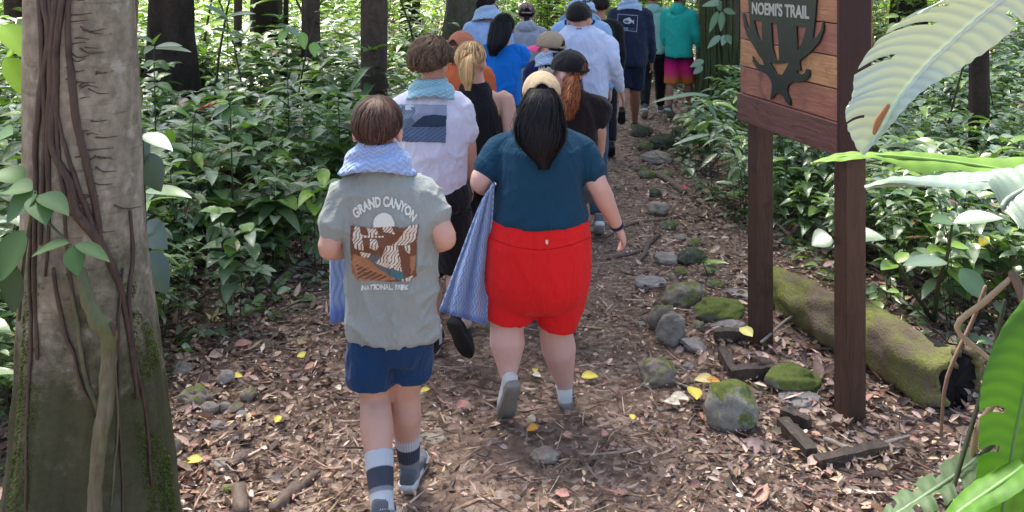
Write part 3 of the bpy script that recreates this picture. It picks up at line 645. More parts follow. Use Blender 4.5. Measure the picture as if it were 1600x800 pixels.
seam(cv, lambda x: 390 - 20 * ((x - 843) / 80) ** 2, 758, 923, (.42, .008, .01)); cv.disc(854.5, 378, 2.2, (.75, .6, .5), 3.6); decal(cv, RS, "seam", RS, .002)
cv = Canvas(750, 196, 930, 345, .8)
for q in (-1, 1):
    a, bb = (845 + q * 32, 200), (845 + q * 67, 262); t = ((cv.X - a[0]) * (bb[0] - a[0]) + (cv.Y - a[1]) * (bb[1] - a[1])) / ((bb[0] - a[0]) ** 2 + (bb[1] - a[1]) ** 2)
    dd = np.abs((cv.X - a[0]) * (bb[1] - a[1]) - (cv.Y - a[1]) * (bb[0] - a[0])) / math.hypot(bb[0] - a[0], bb[1] - a[1]); cv.put((dd < .5) & (t > 0) & (t < 1), (.03, .10, .15))
decal(cv, TS, "seam", TS, .002)
CAPT = cloth("cap_tan", (.58, .44, .27)); CAPB = cloth("cap_black", (.012, .012, .014)); w.cap(CAPT, back=True, tilt=-.12, grow=1.02)
BK = (.0055, .0045, .006)
w.hair_short(BK, N=900, ln=.8, thick=.006, tb=120, ts=100, tf=70)
w.tail([(W(846, 138, Dw - .085), .05, .03), (W(846, 154, Dw - .12), .08, .045), (W(845, 176, Dw - .15), .098, .042), (W(844, 200, Dw - .175), .112, .034), (W(845, 222, Dw - .195), .102, .024), (W(848, 242, Dw - .20), .062, .016), (W(850, 258, Dw - .20), .02, .008)], BK, N=4200, wid=.005, parent=None, wavy=.006)
# wrist band
wb = Sh(); p = W(960, 349, Dw + .095); d = (J['wR'] - J['eR']).normalized(); q = d.cross(UY).normalized(); q2 = q.cross(d)
wb.add(loft([ring(J['wR'] - d * x, q, q2, r, r * .98, 20) for x, r in ((.012, .029), (.010, .0325), (-.008, .0325), (-.010, .029))])); w.part("wrist_band", wb.mesh(), cloth("band_navy", (.012, .02, .07)))
# the long towel over her forearm
P = []; n, m = 40, 34
for i in range(n):
    t = i / (n - 1); row = []; yt = 284; yb = 508
    for j in range(m):
        q = j / (m - 1); x0 = 757 + (687 - 757) * t ** .85; x1 = 772 - 12 * t; x = x0 + (x1 - x0) * q; y = yt + (yb - 22 * (1 - q) * t - yt) * t + 6 * (1 - q) * (1 - t) * 4
        f = .030 * math.sin(q * 15 + .6 * math.sin(t * 3)) * (.35 + .65 * t) + .006 * noise.noise(Vector((q * 5, t * 4, 1)))
        row.append(W(x, y, Dw - .06 + f - .05 * (1 - t)))
    P.append(row)
me = sheet(P, .008, lambda i, j: (j * .014, i * .017, 1.0 if i > n - 3 else 0.0)); tag(emit("towel", me, TOWELW, origin=W(765, 300, Dw)), "long pale blue wavy ribbed towel hanging from the forearm of the woman in red shorts", "towel", "cooling towels of the hikers")

# ---- teenager in white tee with a photo print
t_ = Fig("teenage boy with tousled brown hair in white tee shirt printed with a dark wave picture", 690, 4.78, 1.69, vox=.010, lead='L', hth=-28)
J = t_.J; Dt = 4.76; t_.D = Dt; t_.o = Vector((W(685, 0, Dt).x, Dt, 0)); J['N'] = W(674, 138, Dt); J['H'] = W(674, 99, Dt); J['sL'] = W(625, 170, Dt); J['sR'] = W(720, 168, Dt)
J['eL'] = W(612, 232, Dt); J['wL'] = W(618, 285, Dt + .15); J['eR'] = W(732, 232, Dt); J['wR'] = W(735, 285, Dt + .1); J['hL'] = W(665, 330, Dt); J['hR'] = W(708, 330, Dt)
J['kL'] = W(672, 430, Dt + .1); J['kR'] = W(712, 425, Dt + .02); J['heelL'] = G(676, 552); J['toeL'] = J['heelL'] + Vector((0, .26, 0)); J['heelR'] = W(706, 508, Dt - .30); J['toeR'] = W(730, 558, Dt - .16)
t_.body(); WH = cloth("tee_white", (.70, .70, .82), .05)
WT = t_.shirt(WH, rings=[(324, 632, 728, .13), (300, 628, 730, .135), (250, 622, 733, .13), (205, 616, 735, .125), (180, 614, 733, .115), (163, 622, 724, .095), (152, 637, 708, .075), (144, 650, 696, .055)], f=.66, amp=.008, slv=1.05, vox=.009)
BLK = cloth("cloth_black", (.012, .012, .015)); t_.pants(BLK, 'shorts', .95, loose=1.1); t_.shoes(SHOEB, RUB, k=1.0)
for c in 'LR': t_.sock(c, [(.12, (.6, .6, .62))])
t_.hair_short((.085, .052, .033), N=4200, ln=.9, thick=.026, tb=118, ts=98, tf=60, messy=1.5)
neck_towel(t_, TOWELB, "aqua towel rolled round the neck of the boy in the white picture tee", (122, 24, 674), (146, 42, 670), ends=.3)
cv = Canvas(620, 156, 702, 226, .8)
def skyc(X, Y):
    v = np.clip((Y - 160) / 60, 0, 1)[:, None]; nz = (np.sin(X * .9 + Y * .5) * np.sin(Y * 1.7 - X * .2))[:, None] * .03; return np.clip((1 - v) * np.array([.34, .36, .46]) + v * np.array([.12, .17, .27]) + nz, 0, 1)
fr = [(623, 163), (698, 164), (696, 223), (629, 221)]; fm = cv.poly(fr, skyc)
cv.poly([(624, 186), (628, 166), (640, 164), (650, 170), (650, 176), (644, 184), (650, 192), (660, 194), (696, 196), (696, 200), (626, 204)], lambda X, Y: np.array([.13, .17, .24]) + (np.sin(X * 1.3) * np.sin(Y))[:, None] * .05, fm)
cv.poly([(643, 198), (650, 190), (662, 181), (676, 179), (698, 181), (697, 197), (680, 199)], (.03, .05, .085), fm)
cv.poly([(626, 200), (698, 198), (696, 222), (629, 221)], lambda X, Y: np.clip(np.array([.10, .15, .25]) + (np.sin(Y * 1.9 + np.sin(X * .3)) * .5 + np.sin(X * .7 + Y))[:, None] * .035, 0, 1), fm)
cv.poly([(634, 165), (642, 163), (648, 166), (641, 169), (645, 172), (634, 172)], (.5, .53, .6), fm)
decal(cv, WT, "print", WT)

def std(label, px, D, h, **k):
    f = Fig(label, px, D, h, **{a: v for a, v in k.items() if a in ('th', 'hth', 'sk', 'st', 'lead', 'sw', 'fat')}, vox=.0125 if D < 8 else .015); return f
# ---- blonde in a black vest
f = std("blonde woman with a ponytail in a black sleeveless vest", 746, 5.3, 1.63, th=0, hth=-25, lead='R', st=.4, fat=1.0)
f.J['H'] = W(737, 97, 5.3); f.J['wR'] = W(775, 250, 5.45); f.J['wL'] = W(712, 245, 5.45)
f.body(); VS = f.shirt(BLK, rings=[(260, 706, 790, .12), (235, 708, 788, .12), (190, 712, 783, .115), (165, 712, 779, .105), (148, 717, 774, .085), (137, 715, 768, .07), (128, 722, 762, .055)], sleeve='sleeveless', amp=.004)
f.pants(BLK, 'pants'); f.shoes(SHOEB, RUB)
BL = (.42, .27, .13); f.hair_short(BL, N=1800, ln=.8, thick=.012, tb=115, ts=98, tf=60, messy=.3, crown=-.1)
f.tail([(W(735, 84, 5.19), .016, .014), (W(732, 92, 5.15), .034, .028), (W(729, 108, 5.15), .052, .03), (W(729, 124, 5.16), .046, .026), (W(731, 136, 5.17), .018, .012)], BL, N=1100)
# ---- ginger ponytail, black cap
f = std("ginger-haired woman in black cap with grey brim and black tee shirt, looking sideways", 893, 5.1, 1.60, hth=62, lead='L', st=.4, sk=SKP)
f.J['H'] = W(888, 113, 5.1); f.J['eR'] = W(936, 196, 5.08); f.J['wR'] = W(938, 238, 5.2); f.J['eL'] = W(872, 200, 5.1)
for c in "LR":
    for q in ("h", "k", "heel", "toe"): f.J[q + c] = f.J[q + c] + Vector((-.12, 0, 0))
f.body(); f.shirt(cloth("tee_black", (.016, .013, .015)), rings=[(262, 852, 936, .12), (220, 852, 934, .118), (185, 850, 936, .115), (165, 855, 932, .10), (150, 868, 920, .08), (141, 888, 914, .055), (136, 893, 908, .04)], f=.72, slv=.98)
f.pants(cloth("leggings_grey", (.07, .075, .085)), 'pants'); f.shoes(SHOEL, SOLEG)
GI = (.24, .088, .04); f.hair_short(GI, N=900, ln=.8, thick=.008, tb=115, ts=98, tf=60)
f.cap(CAPB, cloth("brim_grey", (.20, .19, .16)), back=True, tilt=.05)
f.tail([(W(895, 118, 5.02), .03, .022), (W(894, 132, 4.98), .058, .034), (W(892, 150, 4.965), .078, .042), (W(891, 168, 4.965), .074, .038), (W(890, 180, 4.98), .045, .02)], GI, N=1800, wavy=.013, wid=.005)
# ---- orange cap and shirt
f = std("person in faded orange cap and orange shirt", 722, 6.5, 1.60, hth=-35, lead='L', st=.4); f.J['H'] = W(722, 76, 6.5)
f.body(); OR = cloth("shirt_orange", (.62, .14, .05)); f.shirt(OR); f.pants(BLK, 'pants'); f.shoes(SHOEG, SOLEW); f.cap(cloth("cap_orange", (.48, .17, .10)), back=True)
f.hair_short((.06, .03, .02), N=700, thick=.006); f.tail([(W(715, 70, 6.4), .02, .02), (W(711, 84, 6.37), .035, .028), (W(711, 98, 6.38), .03, .02)], (.06, .03, .02), N=500)
# ---- bright blue tee, long black hair
f = std("woman with long black hair in bright blue tee shirt over mint sleeves", 787, 7.6, 1.64, lead='L', st=.4, hth=-12, sk=SK); f.J['eR'] = W(812, 110, 7.6); f.J['wR'] = W(816, 150, 7.7)
f.body(); f.shirt(cloth("sleeves_mint", (.30, .60, .60)), sleeve='long', name="undershirt", loose=.94, cuff=.86, torso=False); f.shirt(cloth("tee_blue", (.010, .21, .74), .08), rings=[(161, 757, 816, .12), (130, 757, 814, .12), (100, 754, 816, .115), (86, 756, 815, .10), (76, 762, 808, .08), (70, 770, 800, .055)], f=.62, amp=.006)
f.pants(cloth("trousers_maroon", (.035, .015, .018)), 'pants'); f.shoes(SHOEB, RUB); f.hair_short(BK, N=900, thick=.016, tb=125, ts=110, tf=70, crown=0)
f.tail([(W(783, 34, 7.55), .085, .07), (W(781, 52, 7.5), .10, .06), (W(776, 70, 7.46), .085, .05), (W(770, 84, 7.45), .035, .022)], BK, N=1100, wid=.006)
# ---- pink and beige cap, navy tee, pale towel
f = std("person in beige cap with bright pink brim and navy event tee shirt", 863, 6.6, 1.62, th=0, hth=68, lead='R', st=.4, sw=.86); f.J['H'] = W(859, 76, 6.6)
f.body(); NV = f.shirt(cloth("tee_navy", (.012, .016, .075)), f=.7, amp=.004); f.pants(BLK, 'pants'); f.shoes(SHOEG, SOLEW); f.hair_short((.02, .013, .01), N=700, thick=.006)
f.cap(cloth("cap_beige", (.36, .28, .20)), cloth("brim_pink", (.85, .10, .30)), back=True, tilt=.05); f.tail([(W(868, 82, 6.5), .02, .02), (W(870, 92, 6.48), .028, .02), (W(871, 104, 6.49), .015, .012)], (.02, .013, .01), N=350)
neck_towel(f, TOWELP, "pale towel round the neck of the person with the pink-brimmed cap", (78, 16, 861), (98, 30, 861), ends=.2)
cv = Canvas(834, 96, 885, 135, .5); WI = (.62, .62, .66)
for x in (843, 846.5, 850): cv.poly([(x - 1.8, 111), (x - 1, 104), (x + .3, 102.5), (x + 1.6, 106), (x + 2, 111)], WI)
cv.poly([(853.5, 107), (856.5, 102.5), (859.5, 107)], WI); cv.poly([(861, 104.6), (871, 105), (871, 106.2), (861, 105.8)], WI)
for y, a, b_, in ((112.5, 846, 875), (116.5, 862, 874), (120.5, 866, 875), (124.5, 868, 874)): cv.put((np.abs(cv.Y - y) < .9) & (cv.X > a) & (cv.X < b_) & (np.sin(cv.X * 3.2) > -.5), (.45, .48, .58))
decal(cv, NV, "print", NV)
# ---- man in white long sleeves, black cap, jeans
f = std("broad man in black cap, white long-sleeved shirt and blue jeans", 911, 7.0, 1.80, hth=-22, lead='L', st=.5, sw=1.08, fat=1.1); f.J['H'] = W(905, 30, 7.0)
f.J['eR'] = W(957, 98, 6.95); f.J['wR'] = W(970, 141, 7.1)
f.body(); f.shirt(cloth("shirt_white_blue", (.56, .64, .86), .05), rings=[(152, 878, 951, .15), (120, 872, 952, .15), (85, 868, 954, .145), (62, 866, 953, .13), (50, 872, 946, .11), (43, 884, 932, .08), (38, 893, 921, .055)], sleeve='long', cuff=1.02, amp=.008); WS = f.sh
f.pants(cloth("jeans", (.045, .075, .12)), 'pants', loose=1.02); f.shoes(SHOEG, SOLEW); f.hair_short((.012, .01, .01), N=1200, thick=.01, tb=112, ts=92); f.cap(CAPB, grow=1.02, tilt=.05)
cv = Canvas(895, 40, 915, 52, .5); cv.disc(904.5, 45.5, 4, (.12, .14, .2), 1.6); cv.disc(904.5, 46.4, 2.2, (.47, .56, .80), .7); decal(cv, WS, "logo", WS)
cv = Canvas(890, 5, 905, 20, .5)
# ---- light blue hooded sweatshirt
f = std("man in light blue sweatshirt with dark lettering, behind the man in the black cap", 908, 8.7, 1.78, lead='R', sw=1.15, fat=1.15, st=.4)
f.body(); f.shirt(cloth("sweat_light_blue", (.33, .50, .76)), sleeve='long', amp=.008); HS = f.sh; f.pants(BLK, 'pants'); f.shoes(SHOEG, SOLEW); f.hair_short((.02, .015, .012), N=700)
cv = Canvas(868, 20, 945, 50, .5); cv.text("THE CO", lambda u, y: (879 + 51 * u, 38 - y * 14), (.015, .035, .10), .07); decal(cv, HS, "print", HS)
neck_towel(f, TOWELP, "pale towel over the shoulders of the man in the light blue sweatshirt", (-2, 13, 908), (12, 24, 908), ends=.2)
f = std("person in dark jacket walking beside the light blue sweatshirt", 938, 9.6, 1.72, lead='L', st=.4, sk=SKT); f.body(); f.shirt(BLK, sleeve='long'); f.pants(BLK, 'pants'); f.shoes(SHOEB, RUB); f.hair_short((.02, .012, .01), N=700)
# ---- man with dark hair and pale blue towel
f = std("man with dark hair and glasses in a pale blue shirt, face turned sideways", 762, 9.0, 1.75, hth=-70, lead='R', st=.4, sw=1.0, sk=SKT); f.body(); f.shirt(cloth("shirt_pale_blue", (.36, .50, .78)), amp=.006, sleeve='long'); f.pants(BLK, 'pants'); f.shoes(SHOEB, RUB)
f.hair_short((.012, .01, .01), N=1100, thick=.014); neck_towel(f, TOWELP, "pale blue towel round the neck of the man with glasses", (8, 12, 762), (28, 25, 760), ends=.2)
gl = Sh(); H = f.J['H']; M = f.RH
for q in (-1, 1):
    gl.add(limb([H + M @ Vector((q * .032 + .02 * math.cos(a), .098, .0 + .016 * math.sin(a))) for a in [2 * math.pi * i / 10 for i in range(11)]], [.002] * 11, 6)); gl.add(limb([H + M @ Vector((q * .055, .096, .004)), H + M @ Vector((q * .082, .0, .006))], [.002, .002], 6))
f.part("glasses", gl.mesh(), RUB)
# ---- white hoodie, pink-topped cap
f = std("person in pale grey hoodie and beige cap with a pink front", 823, 9.9, 1.61, lead='L', st=.4, sw=1.0, sk=SK); f.body(); GH = cloth("hoodie_pale", (.46, .46, .54)); f.shirt(GH, sleeve='long', loose=1.04, amp=.008); hd = Sh(); hd.add(ball(f.P(0, -.07, 1.37), .11, .065, .075, 12)); f.part("hood", merge(hd, .012, 2, wr(.01, 3)), GH)
f.pants(cloth("trousers_khaki", (.15, .16, .14)), 'pants'); f.shoes(SHOEL, SOLEG); f.hair_short((.012, .01, .01), N=600); f.cap(cloth("cap_beige_pink", (.50, .30, .27)), cloth("brim_pink_pale", (.8, .2, .3)), back=True); f.tail([(f.J['H'] + Vector((0, -.1, -.02)), .03, .02), (f.J['H'] + Vector((0, -.12, -.12)), .03, .02)], (.012, .01, .01), N=250)
# ---- navy long sleeves with a fish print
f = std("man in navy long-sleeved shirt with white fish print, dark shorts and black shoes", 985, 10.6, 1.80, lead='L', st=.62, sw=1.03, fat=1.05, th=-8, sk=SKT); J = f.J
J['heelR'] = G(992, 203); J['toeR'] = J['heelR'] + Vector((.03, .26, 0)); J['kR'] = W(992, 140, 10.6); J['heelL'] = W(972, 176, 10.2); J['toeL'] = W(971, 194, 10.38); J['kL'] = W(976, 138, 10.55)
f.body(); FS = f.shirt(cloth("shirt_navy", (.020, .028, .062)), rings=[(99, 962, 1012, .15), (80, 960, 1012, .15), (50, 957, 1013, .145), (28, 956, 1013, .135), (17, 960, 1008, .11), (10, 969, 999, .08), (6, 975, 995, .055)], sleeve='long', amp=.008)
f.pants(cloth("shorts_dark", (.012, .014, .035)), 'shorts', 1.0, flare=1.1); f.shoes(SHOEB, RUB); f.hair_short((.02, .014, .01), N=700); neck_towel(f, TOWELP, "pale blue towel round the neck of the man with the fish print shirt", (0, 12, 984), (13, 22, 986), ends=.2)
cv = Canvas(960, 18, 1002, 54, .4); e1 = cv.inside([(965.5, 21.5), (997, 24), (995, 50), (964, 46.5)]); e2 = cv.inside([(966.3, 22.6), (996, 25), (994, 49), (965, 45.6)]); cv.put(e1 & ~e2, (.32, .34, .42))
cv.disc(980.5, 33, 7, (.55, .57, .62), 4.4); cv.poly([(986, 33), (991.5, 30.5), (990, 33.5), (991, 38.5)], (.55, .57, .62)); cv.poly([(977, 30), (983, 27), (987, 30.5)], (.55, .57, .62)); cv.disc(979.5, 33.5, 3.2, (.10, .12, .2), 2.0); cv.disc(976, 33, .9, (.02, .03, .06))
cv.text("MARINE", lambda u, y: (965.5 + 16 * u, 46.2 - y * 6 + u), (.42, .44, .5), .03); cv.text("CO", lambda u, y: (983.5 + 8 * u, 47.4 - y * 5), (.16, .17, .22), .0)
decal(cv, FS, "print", FS)
# ---- mint sleeves, dark trousers
f = std("person in mint green hooded top and dark trousers with grey shoes", 1020, 12.0, 1.70, lead='R', st=.6, th=-10, sk=SKT); f.body(); MT = cloth("top_mint", (.33, .62, .55)); f.shirt(MT, sleeve='long', amp=.009); hd = Sh(); hd.add(ball(f.P(0, -.07, 1.43), .11, .06, .08, 12)); f.part("hood", merge(hd, .014, 2, wr(.01, 3)), MT); f.pants(BLK, 'pants'); f.shoes(SHOEG, SOLEW, high=1.2); f.hair_short((.02, .014, .01), N=500); f.cap(cloth("cap_grey", (.2, .19, .17)))
# ---- turquoise hoodie, pink shorts
f = std("boy in turquoise hoodie and shorts fading from pink to orange", 1061, 11.8, 1.70, lead='R', st=.35, th=-25, hth=-50, sk=SKT); f.J['eR'] = f.P(.24, -.02, 1.1); f.J['wR'] = f.P(.26, .12, .86)
f.body(); TQ = cloth("hoodie_turquoise", (.03, .50, .42)); f.shirt(TQ, sleeve='long', amp=.008, hem=.485, loose=1.10); hd = Sh(); hd.add(ball(f.P(0, -.075, 1.44), .12, .065, .085, 12)); f.part("hood", merge(hd, .014, 2, wr(.012, 3)), TQ)
t = NT("shorts_fade"); c = t.n("SeparateXYZ"); t.l(t.co(), c.inputs[0]); t.base(t.ramp(c.outputs[2], [(.50, (.75, .22, .04)), (.60, (.85, .05, .22)), (.72, (.62, .01, .15)), (.80, (.03, .01, .05))]), .85, .2)
f.pants(t.m, 'shorts', 1.02, loose=1.02, flare=1.15, wst=.54); f.shoes(SHOEG, SOLEW); f.hair_short((.03, .02, .012), N=600)
# ---------------------------------------------------------------- trail sign
A_ = Vector((-.237, .971, 0)).normalized(); B_ = Vector((A_.y, -A_.x, 0)); MB_ = Matrix((B_, A_, UZ)).transposed()   # columns: across, along, up
PN = Vector((1.532, 4.10, 0))
def sg(u, a, z): return PN + B_ * u + A_ * a + UZ * z           # across, along, height
sign = empty("trail_sign", PN, "red-brown wooden trail sign on two square posts with a dark metal antler plate", "trail sign")
PW = wood("post_wood", (.035, .018, .012), (.11, .058, .038), (14, 14, 1.2)); PLW = [wood("plank_wood_%d" % i, a, b_, (3, 1.3, 16)) for i, (a, b_) in enumerate((((.20, .085, .045), (.42, .21, .11)), ((.17, .065, .045), (.34, .15, .10)), ((.24, .115, .052), (.48, .27, .13))))]
RW = wood("rail_wood", (.065, .026, .022), (.17, .075, .062), (3, 1.2, 16)); EB = wood("end_wood", (.016, .005, .006), (.040, .012, .013), (10, 10, 1.5))
def bev(me, w=.003):
    bm = bmesh.new(); bm.from_mesh(me); bmesh.ops.remove_doubles(bm, verts=bm.verts, dist=1e-5); bmesh.ops.bevel(bm, geom=bm.edges[:], offset=w, segments=2, affect='EDGES', profile=.6); bm.to_mesh(me); bm.free(); return me
def sbox(u0, u1, a0, a1, z0, z1, jit=0): m = Sh(); m.add(box(sg((u0 + u1) / 2, (a0 + a1) / 2, (z0 + z1) / 2), abs(u1 - u0), abs(a1 - a0), abs(z1 - z0), MB_)); me = m.mesh(smooth=False); return bev(me)
for a0 in (0, .82): emit("post", sbox(0, .10, a0, a0 + .10, -.15, 2.32), PW, sign)
zt = [1.235, 1.388, 1.538, 1.688, 1.838, 1.988, 2.138, 2.29]
emit("rail", sbox(-.058, -.002, -.012, .932, zt[0], zt[1] - .004), RW, sign)
for i in range(1, 7): emit("plank", sbox(-.042, -.002, -.006, .926, zt[i], zt[i + 1] - .005), PLW[(i * 2 + 1) % 3 if i != 1 else 1], sign)
emit("rail", sbox(-.058, -.002, -.012, .932, zt[7], zt[7] + .09), RW, sign)
emit("end_board", sbox(-.0605, .104, -.034, -.0125, 1.228, 2.40), EB, sign)
emit("cap_board", sbox(-.09, .13, -.06, .96, 2.402, 2.43), RW, sign)
for i in range(1, 7): emit("plank", sbox(.102, .135, 0, .926, zt[i], zt[i + 1] - .005), PLW[i % 3], sign)
# antler plate traced on the board's face
METAL = mt_plain("plate_metal", (.030, .040, .038), .45, .55, 25)
pn, po = -B_, sg(-.0425, 0, 0)
def onb(px, py):
    d = W(px, py, 1) - Vector((0, 0, CH)); t = (po - Vector((0, 0, CH))).dot(pn) / d.dot(pn); p = Vector((0, 0, CH)) + d * t - po; return p.dot(A_), p.z
def cz(P): return [onb(1140 + x / 4, y / 4) for x, y in P]
outl = cz([(122, -160), (125, 0), (135, 150), (140, 210), (118, 160), (100, 92), (90, 80), (90, 110), (100, 170), (122, 230), (160, 290), (195, 350), (214, 372), (224, 405), (190, 402), (165, 375), (152, 352), (153, 385), (175, 420), (215, 450), (246, 468), (266, 500), (274, 530), (270, 575), (262, 622), (282, 608), (296, 585), (322, 580), (345, 600), (360, 640), (388, 658), (389, 625), (372, 590), (368, 555), (378, 528), (400, 512), (445, 513), (490, 500), (510, 468), (508, 436), (485, 431), (482, 452), (462, 466), (432, 456), (430, 440), (455, 438), (446, 400), (448, 378), (520, 320), (570, 262), (596, 190), (598, 150), (591, 130), (580, 190), (552, 235), (528, 240), (545, 100), (552, 0), (560, -160)])
holes = [cz(p) for p in ([(160, 125), (210, 132), (212, 290), (178, 205)], [(268, 143), (305, 148), (316, 280), (318, 372), (300, 386), (276, 290)], [(427, 163), (490, 172), (462, 265), (432, 318)], [(262, 392), (300, 396), (382, 388), (355, 440), (322, 492), (290, 440)])]
cu = bpy.data.curves.new("plate", 'CURVE'); cu.dimensions = '2D'; cu.fill_mode = 'BOTH'; cu.extrude = .0035; cu.bevel_depth = .0006
for P in [outl] + holes:
    sp = cu.splines.new('POLY'); sp.points.add(len(P) - 1); sp.use_cyclic_u = True
    for i, (x, y) in enumerate(P): sp.points[i].co = (x, y, 0, 1)
def place_curve(cu, lift):
    o = bpy.data.objects.new("t", cu); COL.objects.link(o); dg = bpy.context.evaluated_depsgraph_get(); me = bpy.data.meshes.new_from_object(o.evaluated_get(dg), depsgraph=dg); bpy.data.objects.remove(o)
    Mx = Matrix.Translation(po + pn * lift) @ Matrix((A_, UZ, pn)).transposed().to_4x4(); me.transform(Mx); return me
plate = emit("antler_plate", place_curve(cu, .005), METAL, sign)
tx = bpy.data.curves.new("txt", 'FONT'); tx.body = "NOEMI'S TRAIL"; tx.size = 1; tx.extrude = .001; tx.offset = .03
a1, z1 = onb(1177.5, 21); a2, z2 = onb(1267, 29); T_, x0_, x1_ = glyphs(tx.body, .012)
o = bpy.data.objects.new("t", tx); COL.objects.link(o); dg = bpy.context.evaluated_depsgraph_get(); me = bpy.data.meshes.new_from_object(o.evaluated_get(dg), depsgraph=dg); bpy.data.objects.remove(o)
xs = [v.co.x for v in me.vertices]; sx = (a2 - a1) / (max(xs) - min(xs)); sy = .086
# the face is seen from the trail, so the line runs from the far edge to the near one
for v in me.vertices: u = (v.co.x - min(xs)) * sx + a1; z = z1 + (z2 - z1) * (v.co.x - min(xs)) / (max(xs) - min(xs)) + v.co.y * sy; v.co = po + A_ * u + UZ * z + pn * (.0095 + v.co.z)
emit("lettering", me, mt_plain("letter_silver", (.36, .38, .37), .5, .3), plate)
scr = Sh()
for i in range(1, 7):
    for a in (.03, .89): scr.add(ball(sg(-.0425, a, zt[i] + .10), .004, .004, .004, 6))
# ---- black timbers edging the sign
TB = wood("old_timber", (.035, .024, .018), (.13, .095, .075), (9, 1.5, 9))
def timber(p, q, w, h, label, rise=0.0, m=TB):
    p, q = Vector(p), Vector(q); d = (q - p); L = d.length; d.normalize(); s_ = d.cross(UZ).normalized(); Mx = Matrix((s_, d, s_.cross(d))).transposed(); c = (p + q) / 2 + UZ * (h / 2 + rise - h * .22)
    sh = Sh(); rings = []
    for i in range(15):
        t = i / 14; e = 1 - .12 * (i in (0, 14)); rr = []
        for x, z in ((-1, -1), (0, -1), (1, -1), (1, 0), (1, 1), (.33, 1), (-.33, 1), (-1, 1), (-1, 0)): k = 1 + .22 * noise.noise(Vector((t * 7, x * 2, z * 2 + p.x * 5))) + .10 * noise.noise(Vector((t * 25, x * 3, z * 3))); rr.append(c + Mx @ Vector((x * w / 2 * k * e, (t - .5) * L, z * h / 2 * k * e)))
        rings.append(rr)
    sh.add(loft(rings)); tag(emit("timber", sh.mesh(smooth=False), m, origin=c), label, "timber", "weathered timbers edging the trail")
timber(G(1116, 533), G(1185, 533), .05, .085, "short black timber lying in front of the far sign post")
timber(G(1141, 596), G(1232, 590), .055, .09, "black timber between the two sign posts, behind the egg-shaped boulder")
timber(G(1128, 560), G(1146, 594), .05, .085, "black timber end meeting the timber behind the egg-shaped boulder")
timber(G(1222, 672), G(1268, 722), .06, .08, "dark timber running down to the trail beside the near sign post")
timber(G(1275, 732), G(1385, 708), .05, .06, "split dark timber crossing in front of the near sign post")
timber(G(1222, 655), G(1265, 672), .045, .07, "small dark wood offcut beside the near sign post")

# ---------------------------------------------------------------- stones
def stone_mat(name, c, moss=0.0, mc=(.11, .135, .03)):
    t = NT(name); co_ = t.co(); n = t.noise(9, co_, 8, .65); col = t.ramp(n, [(.3, tuple(x * .55 for x in c)), (.5, c), (.7, tuple(min(1, x * 1.45) for x in c))])
    sp = t.noise(140, co_, 3); col = t.mix(t.ramp(sp, [(.55, (0, 0, 0)), (.7, (.35,) * 3)]), col, tuple(x * 1.8 for x in c))
    if moss:
        g = t.n("NewGeometry"); s_ = t.n("SeparateXYZ"); t.l(g.outputs["Normal"], s_.inputs[0]); f = t.math('ADD', t.math('MULTIPLY', t.noise(6, co_, 8, .7), 1.5), t.math('MULTIPLY', s_.outputs[2], .25))
        col = t.mix(t.ramp(f, [(1.0 - moss * .42, (0, 0, 0)), (1.12 - moss * .42, (1, 1, 1))]), col, t.mix(t.noise(60, co_, 4), tuple(x * .45 for x in mc), tuple(x * 1.7 for x in mc)))
    t.base(col, .85, .3); b_ = t.bump(n, .5, .02); t.bump(t.noise(90, co_, 5), .5, .004, b_); return t.m
STM = {0: stone_mat("stone_grey", (.27, .24, .20)), 1: stone_mat("stone_mossy", (.27, .255, .215), .5), 2: stone_mat("stone_green", (.22, .21, .16), .72), 3: stone_mat("stone_pale", (.28, .25, .23)), 4: stone_mat("stone_dark", (.12, .118, .098), .45, (.05, .07, .03)), 6: stone_mat("stone_plain", (.27, .23, .18)), 5: stone_mat("stone_tan", (.28, .235, .185), .3)}
def stone(px, py, w, h, m, label, seed, D=None, tilt=0.0, dep=.8, rough=.12, group="stones along the trail"):
    "px, py = centre seen; w, h = size seen in px; sits on the ground"
    D = D or gy(py + h * .42); s_ = D / F; c = W(px, py, D + w * s_ * dep * .35); rx, rz = w * s_ / 2, h * s_ / 2; ry = rx * dep
    # from this height a stone lying on the ground shows its top and its front
    rz = max(rz * .92, .012); me = Sh(); me.add(ball(Vector(), 1, 1, 1, 40 if w > 40 else 18)); me = me.mesh(); rt = Matrix.Rotation(tilt, 3, 'Y')
    for v in me.vertices:
        p = v.co.copy(); q = p * 1.1 + Vector((seed * 3.7, seed, 0)); k = 1 + rough * 1.8 * noise.noise(q) + rough * 1.0 * noise.noise(q * 2.7) + rough * .45 * noise.noise(q * 7) - rough * .9 * max(0, noise.noise(q * 1.9 + Vector((4, 4, 4)))); p *= k
        p.x = math.copysign(abs(p.x) ** .9, p.x); v.co = c + rt @ Vector((p.x * rx, p.y * ry, p.z * rz))
    zc = c.z; g0 = gh(c.x, c.y); off = 0
    if zc - rz > g0 - .01: off = g0 - .015 - (zc - rz)
    for v in me.vertices: v.co.z += off
    tag(emit("stone", me, STM[m], origin=(c.x, c.y, g0)), label, "stone", group)
